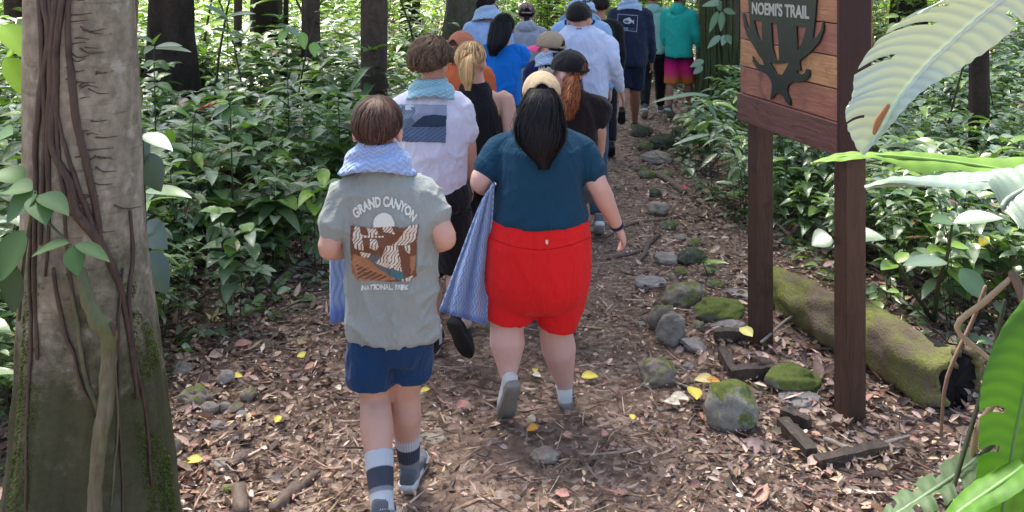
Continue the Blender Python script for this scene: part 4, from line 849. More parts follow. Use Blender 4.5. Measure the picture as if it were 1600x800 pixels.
st = [(1142, 637, 82, 92, 1, "largest stone, egg-shaped grey boulder with patches of green moss, in front of the sign", .32, .8),
 (1240, 595, 84, 50, 2, "low flat stone fully covered in green moss between the two sign posts", 0, .8), (1122, 487, 76, 46, 2, "lumpy mossy stone just before the far sign post", 0, .8),
 (1066, 462, 66, 42, 5, "rounded tan stone on top of the stones lining the trail, beside the lumpy mossy one", -.3, .8), (1085, 456, 40, 26, 5, "small rounded stone tucked behind the tan stone of the trail edge", 0, .8),
 (1049, 516, 46, 58, 0, "upright oval grey stone leaning at the trail edge, lowest of its cluster", .45, .6), (1034, 495, 38, 50, 5, "thin tan stone behind the upright oval grey one", .5, .6),
 (1026, 582, 58, 50, 5, "lone brown stone with a mossy top on the trail left of the yellow leaves", -.2, .8), (1014, 443, 50, 22, 3, "pale flat half-buried stone at the head of the stone row", 0, .8),
 (1082, 402, 46, 32, 4, "dark greenish round stone above the stone row, near the green leaf", 0, .8), (1064, 426, 22, 14, 2, "tiny moss-topped stone between the dark round stone and the tan one", 0, .8), (1105, 424, 26, 14, 5, "small mottled stone near the dark round stone", 0, .8),
 (1085, 541, 46, 20, 3, "flat pinkish slab lying below the lumpy mossy stone", .3, .9), (1132, 512, 60, 22, 3, "pale flat rock against the short black timber", -.15, .9), (1040, 406, 40, 24, 0, "half-buried grey stone left of the dark round stone", 0, .9),
 (1158, 461, 44, 14, 3, "pale thin slab behind the lumpy mossy stone, touching the far post", .1, .9), (851, 714, 46, 26, 6, "smooth tan oval stone alone in the middle of the trail", 0, .8),
 (1028, 327, 36, 24, 0, "mid-sized grey stone beyond the hand of the woman in red shorts", 0, .9), (1024, 302, 22, 16, 4, "small dark stone above the mid-sized grey stone", 0, .9), (1002, 205, 36, 22, 4, "stone just before the shoe of the man in dark shorts", 0, .9), (1034, 222, 42, 28, 4, "mossy round stone below the white-leaved plant", 0, .9), (1026, 247, 50, 22, 0, "flat grey stone in the upper part of the trail edge", 0, .9), (1062, 212, 34, 28, 4, "dark stone half under the white-leaved plant", 0, .9),
 (1244, 628, 70, 26, 3, "sloping reddish slab at the foot of the moss-covered stone", -.25, .9),
 (306, 622, 48, 38, 5, "brownish block stone nearest to the big mossy tree", 0, .8), (328, 640, 28, 26, 0, "round pebble-sized stone right of the brownish block", 0, .8), (354, 592, 30, 26, 3, "pale angular stone, highest of the pile by the tree", .3, .8), (389, 618, 26, 24, 5, "tan stone on the trail side of the pile by the tree", 0, .8), (369, 640, 22, 22, 5, "upper of two small brown stones in the pile", 0, .8), (378, 650, 20, 16, 3, "lower of two small brown stones in the pile", 0, .8), (351, 637, 20, 20, 0, "small grey stone in the middle of the pile", 0, .8),
 (338, 665, 22, 18, 3, "light round stone below the pile by the tree", 0, .8), (363, 687, 24, 17, 3, "whitish angular stone by itself under the pile", 0, .8), (346, 728, 38, 20, 3, "pinkish white stone beside the yellow leaf", .1, .8), (286, 577, 34, 24, 0, "grey stone in the dark hollow right of the mossy trunk", 0, .8), (358, 763, 28, 14, 5, "low brown stone above the cut root stub", 0, .8), (272, 700, 22, 34, 5, "stone leaning on the moss of the big trunk", .2, .8), (270, 728, 26, 22, 0, "stone under the one leaning on the big trunk", 0, .8), (16, 735, 50, 40, 5, "greenish stone left of the big mossy tree", 0, .8), (680, 682, 44, 16, 6, "flat stone sunk in the trail right of the boy's striped sock", 0, .9)]
for i, (px, py, w_, h_, m, lb, tl, dp) in enumerate(st): stone(px, py, w_, h_, m, lb.replace(" left of", " beside").replace(" right of", " beside"), i + 1.3, tilt=tl, dep=dp, rough=.10 if i == 0 else .16)
for i, (px, py, w_, h_, m) in enumerate([(1092, 507, 22, 14, 5), (1010, 602, 18, 12, 0), (1076, 572, 20, 12, 3), (1050, 434, 22, 13, 5), (1117, 445, 26, 14, 1), (1188, 604, 22, 13, 5), (1012, 272, 26, 15, 1), (1046, 352, 28, 16, 1), (1060, 372, 20, 12, 0), (1040, 272, 24, 14, 5), (1085, 380, 24, 14, 1), (1000, 505, 18, 12, 3), (1008, 230, 26, 16, 1), (1064, 238, 30, 18, 4)]): stone(px, py, w_, h_, m, "small mottled stone filling the row of bigger stones along the trail", 60 + i * 1.7, rough=.2, group="small stones filling the trail edging")
pebs = []
for i in range(90):
    D = 3.4 + 3.2 * random.random() ** 1.3; X = (random.gauss(-1.45, .22) if random.random() < .6 else random.uniform(-.8, 1.6)); pebs.append((X, D))
base_peb = []
for k in range(5):
    m = Sh(); m.add(ball(Vector(), 1, .8, .55, 7)); me = m.mesh(); 
    for v in me.vertices: v.co *= 1 + .3 * noise.noise(v.co * 1.3 + Vector((k * 5, 0, 0)))
    me.materials.append(STM[(0, 3, 5, 3, 0)[k]]); base_peb.append(me)
for X, D in pebs:
    o = bpy.data.objects.new("pebble", random.choice(base_peb)); COL.objects.link(o); s_ = random.uniform(.009, .022); o.scale = (s_,) * 3; o.location = (X, D, gh(X, D) + s_ * .3); o.rotation_euler = (0, 0, random.uniform(0, 6)); tag(o, "small pebble lying loose among the litter of the trail", "pebble", "pebbles on the trail")

# ---------------------------------------------------------------- fallen wood
BR = wood("branch_bark", (.09, .060, .045), (.22, .165, .135), (20, 20, 3)); BRL = wood("branch_pale", (.20, .17, .13), (.42, .37, .30), (20, 20, 4)); BRD = wood("root_bark", (.07, .048, .038), (.17, .12, .095), (20, 20, 3))
def stick(P, rad, m, name, label, cat, up=.5, group="fallen branches and roots on the forest floor"):
    pts = [G(x, y) + UZ * (rad[min(i, len(rad) - 1)] * up) for i, (x, y) in enumerate(P)]
    for p in pts: p.z += gh(p.x, p.y)
    me_ = Sh(); me_.add(limb(pts, rad, 12, 5, ref=UZ)); me = me_.mesh()
    for v in me.vertices: v.co += Vector((noise.noise(v.co * 30), noise.noise(v.co * 30 + Vector((5, 0, 0))), noise.noise(v.co * 30 + Vector((0, 7, 0))))) * rad[0] * .35
    return tag(emit(name, me, m, origin=pts[0]), label, cat, group)
stick([(432, 448), (455, 428), (490, 408), (510, 398)], [.028, .030, .026, .02], BRL, "branch", "pale broken branch by the elbow of the boy in the grey tee", "branch")
stick([(385, 468), (418, 446)], [.045, .04], BRD, "branch", "short thick dead stub under the leafy seedling", "branch")
stick([(994, 268), (1020, 274), (1045, 285), (1068, 303)], [.028, .032, .034, .03], BR, "branch", "curved thick brown branch lying across the trail beyond the red shorts", "branch")
stick([(1030, 368), (1012, 385), (1006, 400), (988, 420)], [.016, .02, .02, .012], BRD, "root", "forked root next to the hand of the woman in red shorts", "root")
stick([(950, 405), (975, 400), (1008, 392)], [.012, .014, .012], BRD, "root", "thin root running towards the hand of the woman in red shorts", "root")
stick([(945, 372), (985, 352), (1030, 345), (1062, 340)], [.012, .014, .014, .010], BR, "root", "long thin root lying across the trail above the forked root", "root")
stick([(1075, 348), (1110, 342), (1150, 336), (1175, 330)], [.012, .014, .012, .008], BRD, "branch", "thin twig branch under the small green leaves near the far post", "branch")
stick([(430, 800), (455, 775), (480, 757), (497, 740)], [.03, .028, .02, .014], BR, "root", "forked tan root at the front edge of the trail", "root")
stick([(470, 767), (462, 745), (466, 722)], [.022, .018, .012], BR, "root", "side prong of the forked tan root", "root")
stick([(376, 806), (372, 775)], [.034, .034], BR, "root", "sawn root stub standing in the litter at the front edge", "root")
stick([(440, 488), (470, 480), (500, 474)], [.018, .02, .014], BRL, "branch", "mossy greenish stick on the litter below the pale broken branch", "branch")
stick([(985, 470), (1010, 445), (1030, 425)], [.008, .009, .006], BRD, "branch", "thin dark twig leaning over the pale half-buried stone", "branch")
stick([(1190, 555), (1240, 512), (1300, 490)], [.008, .008, .006], BRL, "branch", "thin pale stick from the far post across to the mossy log", "branch", 9)
stick([(1290, 700), (1340, 715), (1420, 690)], [.012, .012, .008], BRL, "branch", "pale stick on the litter before the near post", "branch", 3)
stick([(0, 615), (30, 600), (50, 585)], [.02, .02, .016], BRD, "branch", "dark stick behind the big mossy tree", "branch")
stick([(0, 575), (40, 565), (60, 560)], [.014, .014, .012], BR, "branch", "thin upper stick behind the big mossy tree", "branch")
# mossy log with a dark hollow end
def log():
    t = NT("log_moss"); c = t.co(); n = t.noise(5, c, 8, .7); bark = t.mix(t.noise(20, c, 5), (.09, .065, .045), (.27, .21, .15)); moss = t.mix(t.noise(45, c, 6), (.085, .105, .025), (.36, .39, .10))
    t.base(t.mix(t.ramp(n, [(.40, (1, 1, 1)), (.58, (0, 0, 0))]), bark, moss), .95, .2); b_ = t.bump(n, .6, .03); t.bump(t.noise(80, c, 6), .9, .012, b_)
    p = [Vector((1.66, 5.62, .06)), Vector((1.74, 5.2, .10)), Vector((1.88, 4.75, .12)), Vector((2.10, 4.22, .12))]; P = cr(p, 16); rr = []
    T = [(P[min(i + 1, len(P) - 1)] - P[max(i - 1, 0)]).normalized() for i in range(len(P))]
    for i, q in enumerate(P):
        u = T[i].cross(UZ).normalized(); w_ = u.cross(T[i]); r = .115 + .055 * i / len(P); rr.append([q + (u * math.cos(a) + w_ * math.sin(a)) * r * (1 + .34 * noise.noise(Vector((math.cos(a), math.sin(a), i * .10)) * 1.6) + .12 * noise.noise(Vector((math.cos(a) * 4, math.sin(a) * 4, i * .4)))) for a in [2 * math.pi * j / 40 for j in range(40)]])
    inner = [[q + (v - q) * .74 for v in rr[-1 - k]] for k, q in enumerate([P[-1], P[-2], P[-4 + 0], P[-8]][:1])]
    c_ = P[-1]; back = T[-1] * -1
    rr[-1] = [v + T[-1] * .16 * noise.noise(Vector((k_ * .45, 2, 1))) for k_, v in enumerate(rr[-1])]; rr.append([c_ + (v - c_) * .80 for v in rr[-1]]); rr.append([c_ + back * .28 + (v - c_) * .72 for v in rr[len(P) - 1]])
    s_ = Sh(); s_.add(loft(rr)); o = emit("log", s_.mesh(), t.m, origin=p[0]); tag(o, "fallen hollow log covered in yellow-green moss behind the near sign post", "log")
    h = Sh(); h.add(loft([[c_ + back * .02 + (v - c_) * .98 for v in rr[-2]], [c_ + back * .26 + (v - c_) * .98 for v in rr[-2]]])); emit("hollow", h.mesh(), mt_plain("hollow_shade", (.006, .005, .005), .95), o)  # near-black plug stands in for the shade inside the hollow
log()
# ---------------------------------------------------------------- trees
def bark(name, c1, c2, moss=0.0, mh=1.0, sc=1.0, mc=(.045, .065, .012), lich=0.0):
    t = NT(name); c = t.co(); n = t.noise(6 * sc, t.co(scale=(1, 1, .35)), 9, .7, .8); col = t.ramp(n, [(.3, c1), (.5, tuple((a + b) / 2 for a, b in zip(c1, c2))), (.7, c2)])
    col = t.mix(t.ramp(t.noise(26 * sc, c, 6), [(.4, (0,) * 3), (.7, (.5,) * 3)]), col, tuple(x * .45 for x in c1))
    ln = t.noise(9 * sc, t.co(scale=(.5, .5, 7)), 6, .6, .5); col = t.mix(t.ramp(ln, [(.58, (0,) * 3), (.66, (.4,) * 3)]), col, tuple(x * .4 for x in c1))
    if lich: col = t.mix(t.ramp(t.noise(12, c, 5), [(.58, (0,) * 3), (.66, (lich,) * 3)]), col, (.42, .42, .36))
    if moss:
        s_ = t.n("SeparateXYZ"); t.l(c, s_.inputs[0]); z = t.math('MULTIPLY', s_.outputs[2], -1 / mh); f = t.math('ADD', t.math('ADD', t.math('MULTIPLY', t.noise(5, c, 8, .75), 2.4), z), moss - .4)
        col = t.mix(t.ramp(f, [(.45, (0,) * 3), (1.05, (.85,) * 3)]), col, t.mix(t.noise(70, c, 5), tuple(x * .4 for x in mc), tuple(x * 1.6 for x in mc)))
    t.base(col, .92, .25); b_ = t.bump(n, .6, .02); b2 = t.bump(ln, .3, .006, b_); t.bump(t.noise(60, c, 6), .5, .006, b2); return t.m
BK_D = bark("bark_dark", (.022, .015, .012), (.070, .050, .040)); BK_B = bark("bark_brown", (.05, .034, .026), (.14, .10, .078)); BK_G = bark("bark_grey", (.09, .075, .06), (.22, .19, .155), .35, 2.5, 1, (.06, .075, .02)); BK_F = bark("bark_big", (.135, .118, .085), (.36, .325, .25), 1.02, .85, 1.0, (.036, .042, .014), .5); BK_M = bark("bark_mossy", (.06, .045, .032), (.17, .14, .105), .25, 2.2, 1, (.055, .075, .02))
def crown_mesh(k, N=2600, R_=2.4, H=1.7):
    cl = rdir(26) * np.array([R_, R_, H]) * rng.uniform(.35, .95, 26)[:, None]; cl[:, 2] += .3; r = np.array([.75 + .45 * rng.random() for _ in cl]); i = rng.integers(0, 26, N); P = cl[i] + rdir(N) * (r[i] * rng.uniform(.3, 1, N) ** .5)[:, None] * np.array([1, 1, .6])
    col = np.array([(.05, .10, .025), (.08, .15, .03), (.12, .20, .04)])[rng.integers(0, 3, N)] * rng.uniform(.7, 1.2, N)[:, None]
    return np_mesh("crown%d" % k, *leaves(P, rdir(N, -.6, .3), rdir(N, .4, 1), rng.uniform(.16, .34, N), rng.uniform(.07, .15, N), .3, col, nl=2))
CROWNS = [crown_mesh(k) for k in range(3)]
for m in CROWNS: m.materials.append(LEAF)
def tree(px, D, w, mat, label, H=9, flare=1.5, flutes=5, fl=.15, lean=(0, 0), crown=True, name="tree", seed=None, curve=0.0, extra=None, cs=1.0, group="trees of the forest"):
    seed = seed or px * .37; X = (px - 800) * D / F; r0 = w * D / F / 2; cs = 1.5 if D >= 13 and cs == 1.0 else cs; root = empty(name, (X, D, 0), label, "tree", group); rings = []; n = 56  # far crowns, out of view, enlarged to shade the background
    zs = [-.25, 0, .08, .16, .26, .4, .55, .75, 1, 1.3, 1.6, 2, 2.5, 3.2, 4, 5, 6.5, 8, H]
    def cen(z): return Vector((X + lean[0] * (z - 1.6) + curve * math.sin(z * 1.3 + seed), D + lean[1] * z, z))
    zz = sorted(set([round(z, 3) for z in list(np.linspace(-.25, 2.4, 46)) + zs[12:]]))
    for z in zz:
        f = 1 + (flare - 1) * math.exp(-max(z, 0) / .42) * 1.0; r = r0 * f * (1 - .055 * max(0, z - 1.6)); q = []
        for j in range(n):
            a = 2 * math.pi * j / n; lob = fl * (.35 + 1.1 * math.exp(-max(z, 0) / .6)) * math.cos(flutes * a + seed + .7 * math.sin(z * .8)); nz = .10 * noise.noise(Vector((math.cos(a) * 1.5, math.sin(a) * 1.5, z * 1.1 + seed))) + .05 * noise.noise(Vector((math.cos(a) * 5, math.sin(a) * 5, z * 4 + seed)))
            q.append(cen(z) + Vector((math.cos(a), math.sin(a), 0)) * r * (1 + lob + nz))
        rings.append(q)
    s_ = Sh(); s_.add(loft(rings))
    tr = emit("trunk", s_.mesh(), mat, root); top = cen(H)
    if crown:
        rr = random.Random(int(seed * 10)); lm = Sh()
        for i in range(5):
            z = H * rr.uniform(.55, .95); a = i * 1.26 + rr.uniform(-.3, .3); p = cen(z); d = Vector((math.cos(a), math.sin(a), .75)); lm.add(limb([p, p + d * 1.0 * cs, p + d * 1.9 * cs + UZ * .3], [r0 * .45, r0 * .28, r0 * .1], 8, 3))
        emit("limb", lm.mesh(), mat, root)
        o = bpy.data.objects.new("crown", rr.choice(CROWNS)); COL.objects.link(o); o.parent = root; o.location = top - Vector((X, D, 0)) + UZ * (.6 * cs); o.rotation_euler = (0, 0, rr.uniform(0, 6)); o.scale = (cs,) * 3
    return root, tr
# the big tree by the trail, its outline as seen, 3.1 m ahead
def big_tree():
    D = 3.1; prof = [(-260, 62, 182), (-70, 52, 192), (0, 46, 200), (100, 45, 207), (200, 46, 214), (300, 44, 219), (400, 42, 226), (480, 39, 236), (560, 36, 246), (640, 30, 254), (720, 22, 263), (800, 13, 273), (860, 4, 282), (905, -8, 296), (960, -30, 320)]
    X0 = W(140, 0, D).x; root = empty("tree", (X0, D, 0), "big pale-barked tree with a mossy dark base and dark lianas, beside the trail", "tree", "trees of the forest")
    ys = np.concatenate([np.linspace(-260, -70, 6), np.linspace(-60, 960, 150)]); P = np.array(prof); n = 150; rings = []
    for y in ys[::-1]:
        xl, xr = np.interp(y, P[:, 0], P[:, 1]), np.interp(y, P[:, 0], P[:, 2]); c = W((xl + xr) / 2, y, D); r = (xr - xl) / 2 * D / F; z = c.z; q = []
        b_ = max(0, 1 - z / 1.15)
        for j in range(n):
            a = 2 * math.pi * j / n; ca, sa = math.cos(a), math.sin(a)
            lob = .10 * b_ * math.cos(4 * a + 1.0) + .05 * (.3 + b_) * math.cos(7 * a + z); nz = .05 * noise.noise(Vector((ca * 2, sa * 2, z * 1.2))) + (.018 + .03 * b_) * noise.noise(Vector((ca * 8, sa * 8, z * 5))) + .008 * noise.noise(Vector((ca * 22, sa * 22, z * 18)))
            # a dark cleft runs up the front
            cl = -.10 * max(0, 1 - z / 1.1) * math.exp(-((a - 4.85) / .10) ** 2) - .05 * max(0, 1 - z / 1.4) * math.exp(-((a - 5.25) / .06) ** 2)
            q.append(c + Vector((ca, sa, 0)) * r * (1 + lob * (1 if abs(ca) < .8 else .3) + nz + cl))
        rings.append(q)
    top = rings[-1]; cc = sum(top, Vector()) / n
    for z, k in ((4, .93), (6, .8), (9, .6)): rings.append([Vector((cc.x + (p.x - cc.x) * k + .03 * z, cc.y + (p.y - cc.y) * k, z)) for p in top])
    s_ = Sh(); s_.add(loft(rings)); tr = emit("trunk", s_.mesh(), BK_F, root); bv = bvh_of(tr)
    LM = wood("liana_dark", (.030, .019, .015), (.11, .072, .055), (20, 20, 3)); LG = wood("liana_grey", (.07, .06, .04), (.21, .185, .125), (12, 12, 3), .6)
    def vine(P_, rad, m, lift=.004, name="liana"):
        pts = []
        for x, y in P_:
            p, nn, d = hit(bv, x, y); pts.append(p + nn * lift if p else W(x, y, D))
        v = Sh(); v.add(limb(pts, rad, 9, 4)); me = v.mesh()
        for q in me.vertices: q.co += Vector((noise.noise(q.co * 22), noise.noise(q.co * 22 + Vector((4, 0, 0))), 0)) * .004
        return emit(name, me, m, root)
    vine([(72, -60), (70, 0), (78, 60), (66, 130), (60, 180), (56, 230), (58, 300), (55, 420), (60, 560)], [.012, .012, .011, .012, .010, .008, .006], LM); vine([(84, -60), (88, 0), (82, 70), (80, 140), (76, 230), (78, 330), (72, 430)], [.011, .012, .013, .012, .010, .006, .005], LM)
    vine([(96, -60), (98, 0), (90, 60), (88, 130), (82, 200), (86, 240), (110, 285), (118, 330), (150, 370), (185, 440), (200, 520), (215, 620)], [.012, .013, .012, .012, .013, .012, .015, .017, .012, .009, .007], LM)
    vine([(78, -60), (80, 0), (86, 100), (90, 180), (92, 240), (100, 300), (106, 400), (118, 480)], [.010, .009, .010, .008, .007, .006, .005], LM); vine([(66, -60), (63, 0), (68, 100), (72, 200), (68, 300), (64, 380)], [.008, .009, .010, .008, .006], LM)
    vine([(106, -60), (108, 0), (107, 60), (112, 120), (118, 180), (126, 220), (138, 270), (150, 330), (158, 380)], [.008, .009, .010, .012, .012, .012, .012, .009], LM); vine([(92, 180), (100, 220), (112, 262), (124, 300), (140, 340), (160, 390)], [.005, .006, .008, .010, .007], LM)
    vine([(58, 260), (50, 340), (48, 420), (50, 520), (44, 640), (40, 800)], [.006, .006, .007, .005, .004], LM); vine([(84, 420), (96, 500), (118, 560), (128, 600), (150, 640)], [.006, .006, .005, .004], LM)
    vine([(202, 330), (206, 400), (200, 470), (210, 560), (226, 640), (236, 760)], [.006, .008, .007, .006, .005], LM); vine([(190, 420), (184, 520), (186, 640), (190, 760), (192, 860)], [.004, .005, .004, .005, .004], LM); vine([(176, 560), (184, 660), (172, 790)], [.003, .004, .003], LG)
    rr = random.Random(4)
    for i in range(46):                                              # fine rootlets clasping the bark sideways
        y = rr.uniform(-30, 400); x = rr.choice((104, 112, 118, 126, 150)) + y * .09 * (rr.random() < .5); L = rr.uniform(14, 46); dy = rr.uniform(-5, 8); vine([(x, y), (x + L * .4, y + dy), (x + L, y + dy * .6 + rr.uniform(-3, 3))], [.0028, .002, .001], LM, .0015, "rootlet")
    # the free-standing liana before the trunk
    pts = [W(128, 425, 2.86), W(132, 450, 2.84), W(140, 478, 2.83), W(152, 500, 2.82), W(168, 514, 2.82), W(170, 540, 2.82), W(167, 600, 2.82), W(164, 640, 2.81), W(155, 690, 2.8), W(150, 750, 2.8), W(148, 830, 2.8), W(150, 960, 2.82)]
    v = Sh(); v.add(limb(pts, [.016, .019, .021, .024, .026, .023, .023, .024, .022, .021, .021, .024], 16, 5)); me = v.mesh()
    for q in me.vertices: q.co += Vector((noise.noise(q.co * 20), noise.noise(q.co * 20 + Vector((4, 0, 0))), noise.noise(q.co * 24))) * .006
    emit("liana", me, LG, root); v = Sh(); v.add(limb([W(176, 506, 2.81), W(178, 512, 2.81), W(178, 525, 2.81)], [.010, .008, .004], 8, 3)); emit("liana", v.mesh(), LM, root)
    vine([(105, 430), (116, 470), (124, 520), (136, 590), (150, 640), (158, 700)], [.005, .006, .007, .006, .005], LG, .006)
    # hanging aerial stem behind the right flank
    v = Sh(); v.add(limb([W(207, -90, 3.35), W(208, 0, 3.35), W(206, 70, 3.35), W(212, 110, 3.33), W(209, 180, 3.3)], [.020, .019, .019, .016, .006], 12, 4)); v.add(limb([W(209, 160, 3.3), W(212, 260, 3.28), W(216, 400, 3.25), W(222, 560, 3.2)], [.005, .005, .004, .003], 8, 4)); emit("aerial_stem", v.mesh(), wood("aerial_bark", (.08, .05, .035), (.19, .13, .09), (16, 16, 2)), root)
    # moss fringe on the lower flanks
    Pm, Nm, Cm = [], [], []
    for _ in range(9000):
        y = rr.uniform(440, 900); side = rr.random(); x = np.interp(y, P[:, 0], P[:, 2]) - rr.random() ** 2 * 46 if side < .7 else np.interp(y, P[:, 0], P[:, 1]) + rr.random() ** 2 * 30; p, nn, d = hit(bv, x, y)
        if p is None: continue
        if noise.noise(p * 6) < -.15 and side < .95: continue
        Pm.append(p); q = nn + Vector((rr.uniform(-.6, .6), rr.uniform(-.6, .6), rr.uniform(-.8, .3))); Nm.append(q.normalized()); g = rr.uniform(.5, 1.4); Cm.append((.075 * g, .105 * g, .018 * g))
    N = len(Pm); o = emit("moss", np_mesh("moss", *leaves(np.array(Pm), np.array(Nm), rdir(N, -.2, 1), rng.uniform(.004, .013, N), rng.uniform(.002, .0045, N), .3, np.array(Cm), nl=2)), attr("moss_blade", .9, .1), root); o["kind"] = "stuff"
    cr_o = bpy.data.objects.new("crown", CROWNS[0]); COL.objects.link(cr_o); cr_o.parent = root; cr_o.location = (.3, -.3, 9.2); cr_o.scale = (1.0,) * 3; return root
big_tree()
tree(268, 9.6, 62, BK_D, "massive dark buttressed tree, nearest the big pale tree", flare=2.6, flutes=5, fl=.22)
tree(372, 11.5, 12, BK_B, "slender young brown tree among the far undergrowth", H=6, flare=1.1, fl=.05, cs=.5)
tree(416, 12.2, 46, BK_D, "black flared tree trunk in the middle of the far undergrowth", flare=1.9, fl=.2)
tree(447, 11.8, 8, BK_D, "very thin dark sapling trunk beside the black flared trunk", H=5, flare=1.1, fl=.05, cs=.4)
tree(485, 11.0, 27, BK_B, "grey-brown ridged tree between the black flared and the straight dark trunk", flare=1.4, fl=.25, flutes=3)
tree(584, 9.0, 41, BK_B, "straight dark brown rough-barked tree rising behind the boy in grey", flare=1.15, fl=.04, flutes=6)
tree(724, 13.2, 50, BK_G, "ribbed grey buttress tree behind the hikers with orange and white shirts", flare=2.0, fl=.28, flutes=7, lean=(.05, 0))
tree(1122, 11.8, 62, BK_M, "mossy tree wrapped in climbing stems behind the turquoise hoodie", flare=1.5, fl=.12, flutes=5)
tree(1530, 7.6, 29, BK_D, "dark slim trunk standing in the undergrowth beneath the big pale leaf", H=7, flare=1.2, fl=.08, cs=.8)
tree(1420, 15.0, 50, BK_D, "far dark tree behind the sign", flare=1.6, fl=.2); tree(-60, 8.5, 90, BK_B, "brown tree at the far side of the big pale tree", flare=1.5, fl=.15)
tree(30, 13.0, 40, BK_D, "distant dark tree seen past the big pale tree", flare=1.5); tree(640, 17.0, 32, BK_D, "distant thin tree behind the straight dark brown one", flare=1.3); tree(860, 19, 40, BK_B, "far trunk straight above the hikers", flare=1.5); tree(1010, 18, 34, BK_B, "far trunk behind the navy shirt", flare=1.4); tree(1250, 16, 44, BK_D, "far tree hidden behind the sign board", flare=1.5)
# climbers on the mossy tree
cl = empty("climber", W(1125, 60, 11.3), "climbing stems with hanging oval leaves on the mossy tree behind the turquoise hoodie", "climbing plant"); v = Sh()
for i in range(14):
    x = 1094 + i * 4.6; v.add(limb([W(x + random.uniform(-3, 3), -60, 11.3 + random.uniform(0, .2)), W(x + random.uniform(-4, 4), 40, 11.32), W(x + random.uniform(-5, 5), 110, 11.25), W(x + random.uniform(-12, 8), 175, 11.1)], [random.uniform(.012, .03)] * 2 + [.02, .012], 8, 3))
emit("stem", v.mesh(), BK_M, cl)
def one_leaves(rows, name, parent, mat=LEAF, nl=10, fold=.16, wave=.0, pw=.8):
    "rows = (base px, py, D, tip px, py, D, width m, droop, colour)"
    P = []; Fw = []; Ln = []; Wd = []; Dr = []; C = []; U = []
    for r in rows:
        a, b_ = W(*r[0:3]), W(*r[3:6]); d = b_ - a; L = d.length; dr = r[7]; d2 = b_ + UZ * dr * L - a; P.append(a); Fw.append(d2); Ln.append(d2.length); Wd.append(r[6]); Dr.append(dr * L / d2.length); C.append(r[8]); U.append(r[9] if len(r) > 9 else (0, -.35, 1))
    return emit(name, np_mesh(name, *leaves(np.array(P), np.array(Fw), np.array(U), np.array(Ln), np.array(Wd), np.array(Dr), np.array(C), nl=nl, fold=fold, wave=wave, pw=pw)), mat, parent)
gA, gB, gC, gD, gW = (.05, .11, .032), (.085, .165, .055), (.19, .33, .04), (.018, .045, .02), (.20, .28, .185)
for x0, y0, x1, y1, c in ((1128, 18, 1126, 50, gB), (1130, 16, 1150, 22, gB), (1122, 18, 1108, 52, gB), (1133, 55, 1128, 72, gW), (1126, 56, 1105, 76, gW), (1135, 54, 1142, 70, gB), (1120, 2, 1126, 18, gA), (1128, 4, 1096, 10, gW), (1100, 95, 1078, 105, gW), (1098, 104, 1083, 116, gW)): one_leaves([(x0, y0, 11.0, x1, y1, 10.95, .085, .15, c, (0, -1, .4))], "leaf", cl)
# ---------------------------------------------------------------- undergrowth
STEM = mt_plain("stem_green", (.045, .055, .025), .6); STEMB = mt_plain("stem_brown", (.05, .038, .028), .8)
PAL = np.array([(.115, .195, .070), (.165, .25, .105), (.22, .30, .165), (.055, .105, .040), (.30, .37, .23), (.17, .28, .06), (.075, .14, .05)]); YEL = np.array([(.24, .38, .05), (.20, .34, .05)])  # leaf greens; the lighter greyish ones also stand in for sky highlights
def plant_meshes(k, stalks, H, LL, yel=.07, spread=.16, pal=PAL, fatn=.42):
    Ps, Fs, Us, Ls, Cs = [], [], [], [], []; sv = Sh()
    for s_ in range(stalks):
        a = random.uniform(0, 6.28); b0 = Vector((math.cos(a), math.sin(a), 0)) * random.uniform(.02, spread); h = H * random.uniform(.6, 1.1); ln = Vector((math.cos(a), math.sin(a), 0)) * random.uniform(.05, .35) * h; p0 = b0; p2 = b0 + ln + UZ * h; p1 = b0 + ln * .25 + UZ * h * .55
        C_ = cr([p0 - UZ * .05, p1, p2], 6); sv.add(limb([p0 - UZ * .05, p1, p2], [.0038, .003, .002], 5, 3)); n = random.randint(6, 9)
        for i in range(n):
            t = .28 + .72 * (i + 1) / n; q = C_[min(int(t * (len(C_) - 1)), len(C_) - 1)]; aa = a + i * 1.57 + random.uniform(-.3, .3); m = 2 if i < n - 1 else 4
            for j in range(m):
                b_ = aa + j * 2 * math.pi / m; el = random.uniform(-.05, .45) if i < n - 1 else random.uniform(.15, .6); Ps.append(q + Vector((random.uniform(-.01, .01),) * 3)); Fs.append((math.cos(b_) * math.cos(el), math.sin(b_) * math.cos(el), math.sin(el))); Us.append((random.uniform(-.25, .25), random.uniform(-.25, .25), 1)); Ls.append(LL * random.uniform(.6, 1.15) * (1 if i > 1 else .8))
                Cs.append((YEL[random.randrange(2)] if random.random() < yel * (2.5 if i == n - 1 else 1) else np.array((.20, .13, .06)) if random.random() < .035 else pal[random.randrange(len(pal))]) * random.uniform(.8, 1.2))
    Ls = np.array(Ls); return np_mesh("foliage%d" % k, *leaves(np.array([tuple(p) for p in Ps]), np.array(Fs), np.array(Us), Ls, Ls * rng.uniform(fatn * .85, fatn * 1.2, len(Ls)), rng.uniform(.15, .6, len(Ls)), np.array(Cs), nl=5, fold=.2)), sv.mesh("stems%d" % k)
KINDS_ = [plant_meshes(k, random.choice((3, 4, 5)), random.choice((.62, .72, .82, .9)), (.14, .18, .21, .25, .27)[k % 5], random.choice((.02, .06, .14)), fatn=(.50, .54, .44, .5, .25)[k % 5]) for k in range(12)]
for a, b_ in KINDS_: a.materials.append(LEAF); b_.materials.append(STEM)
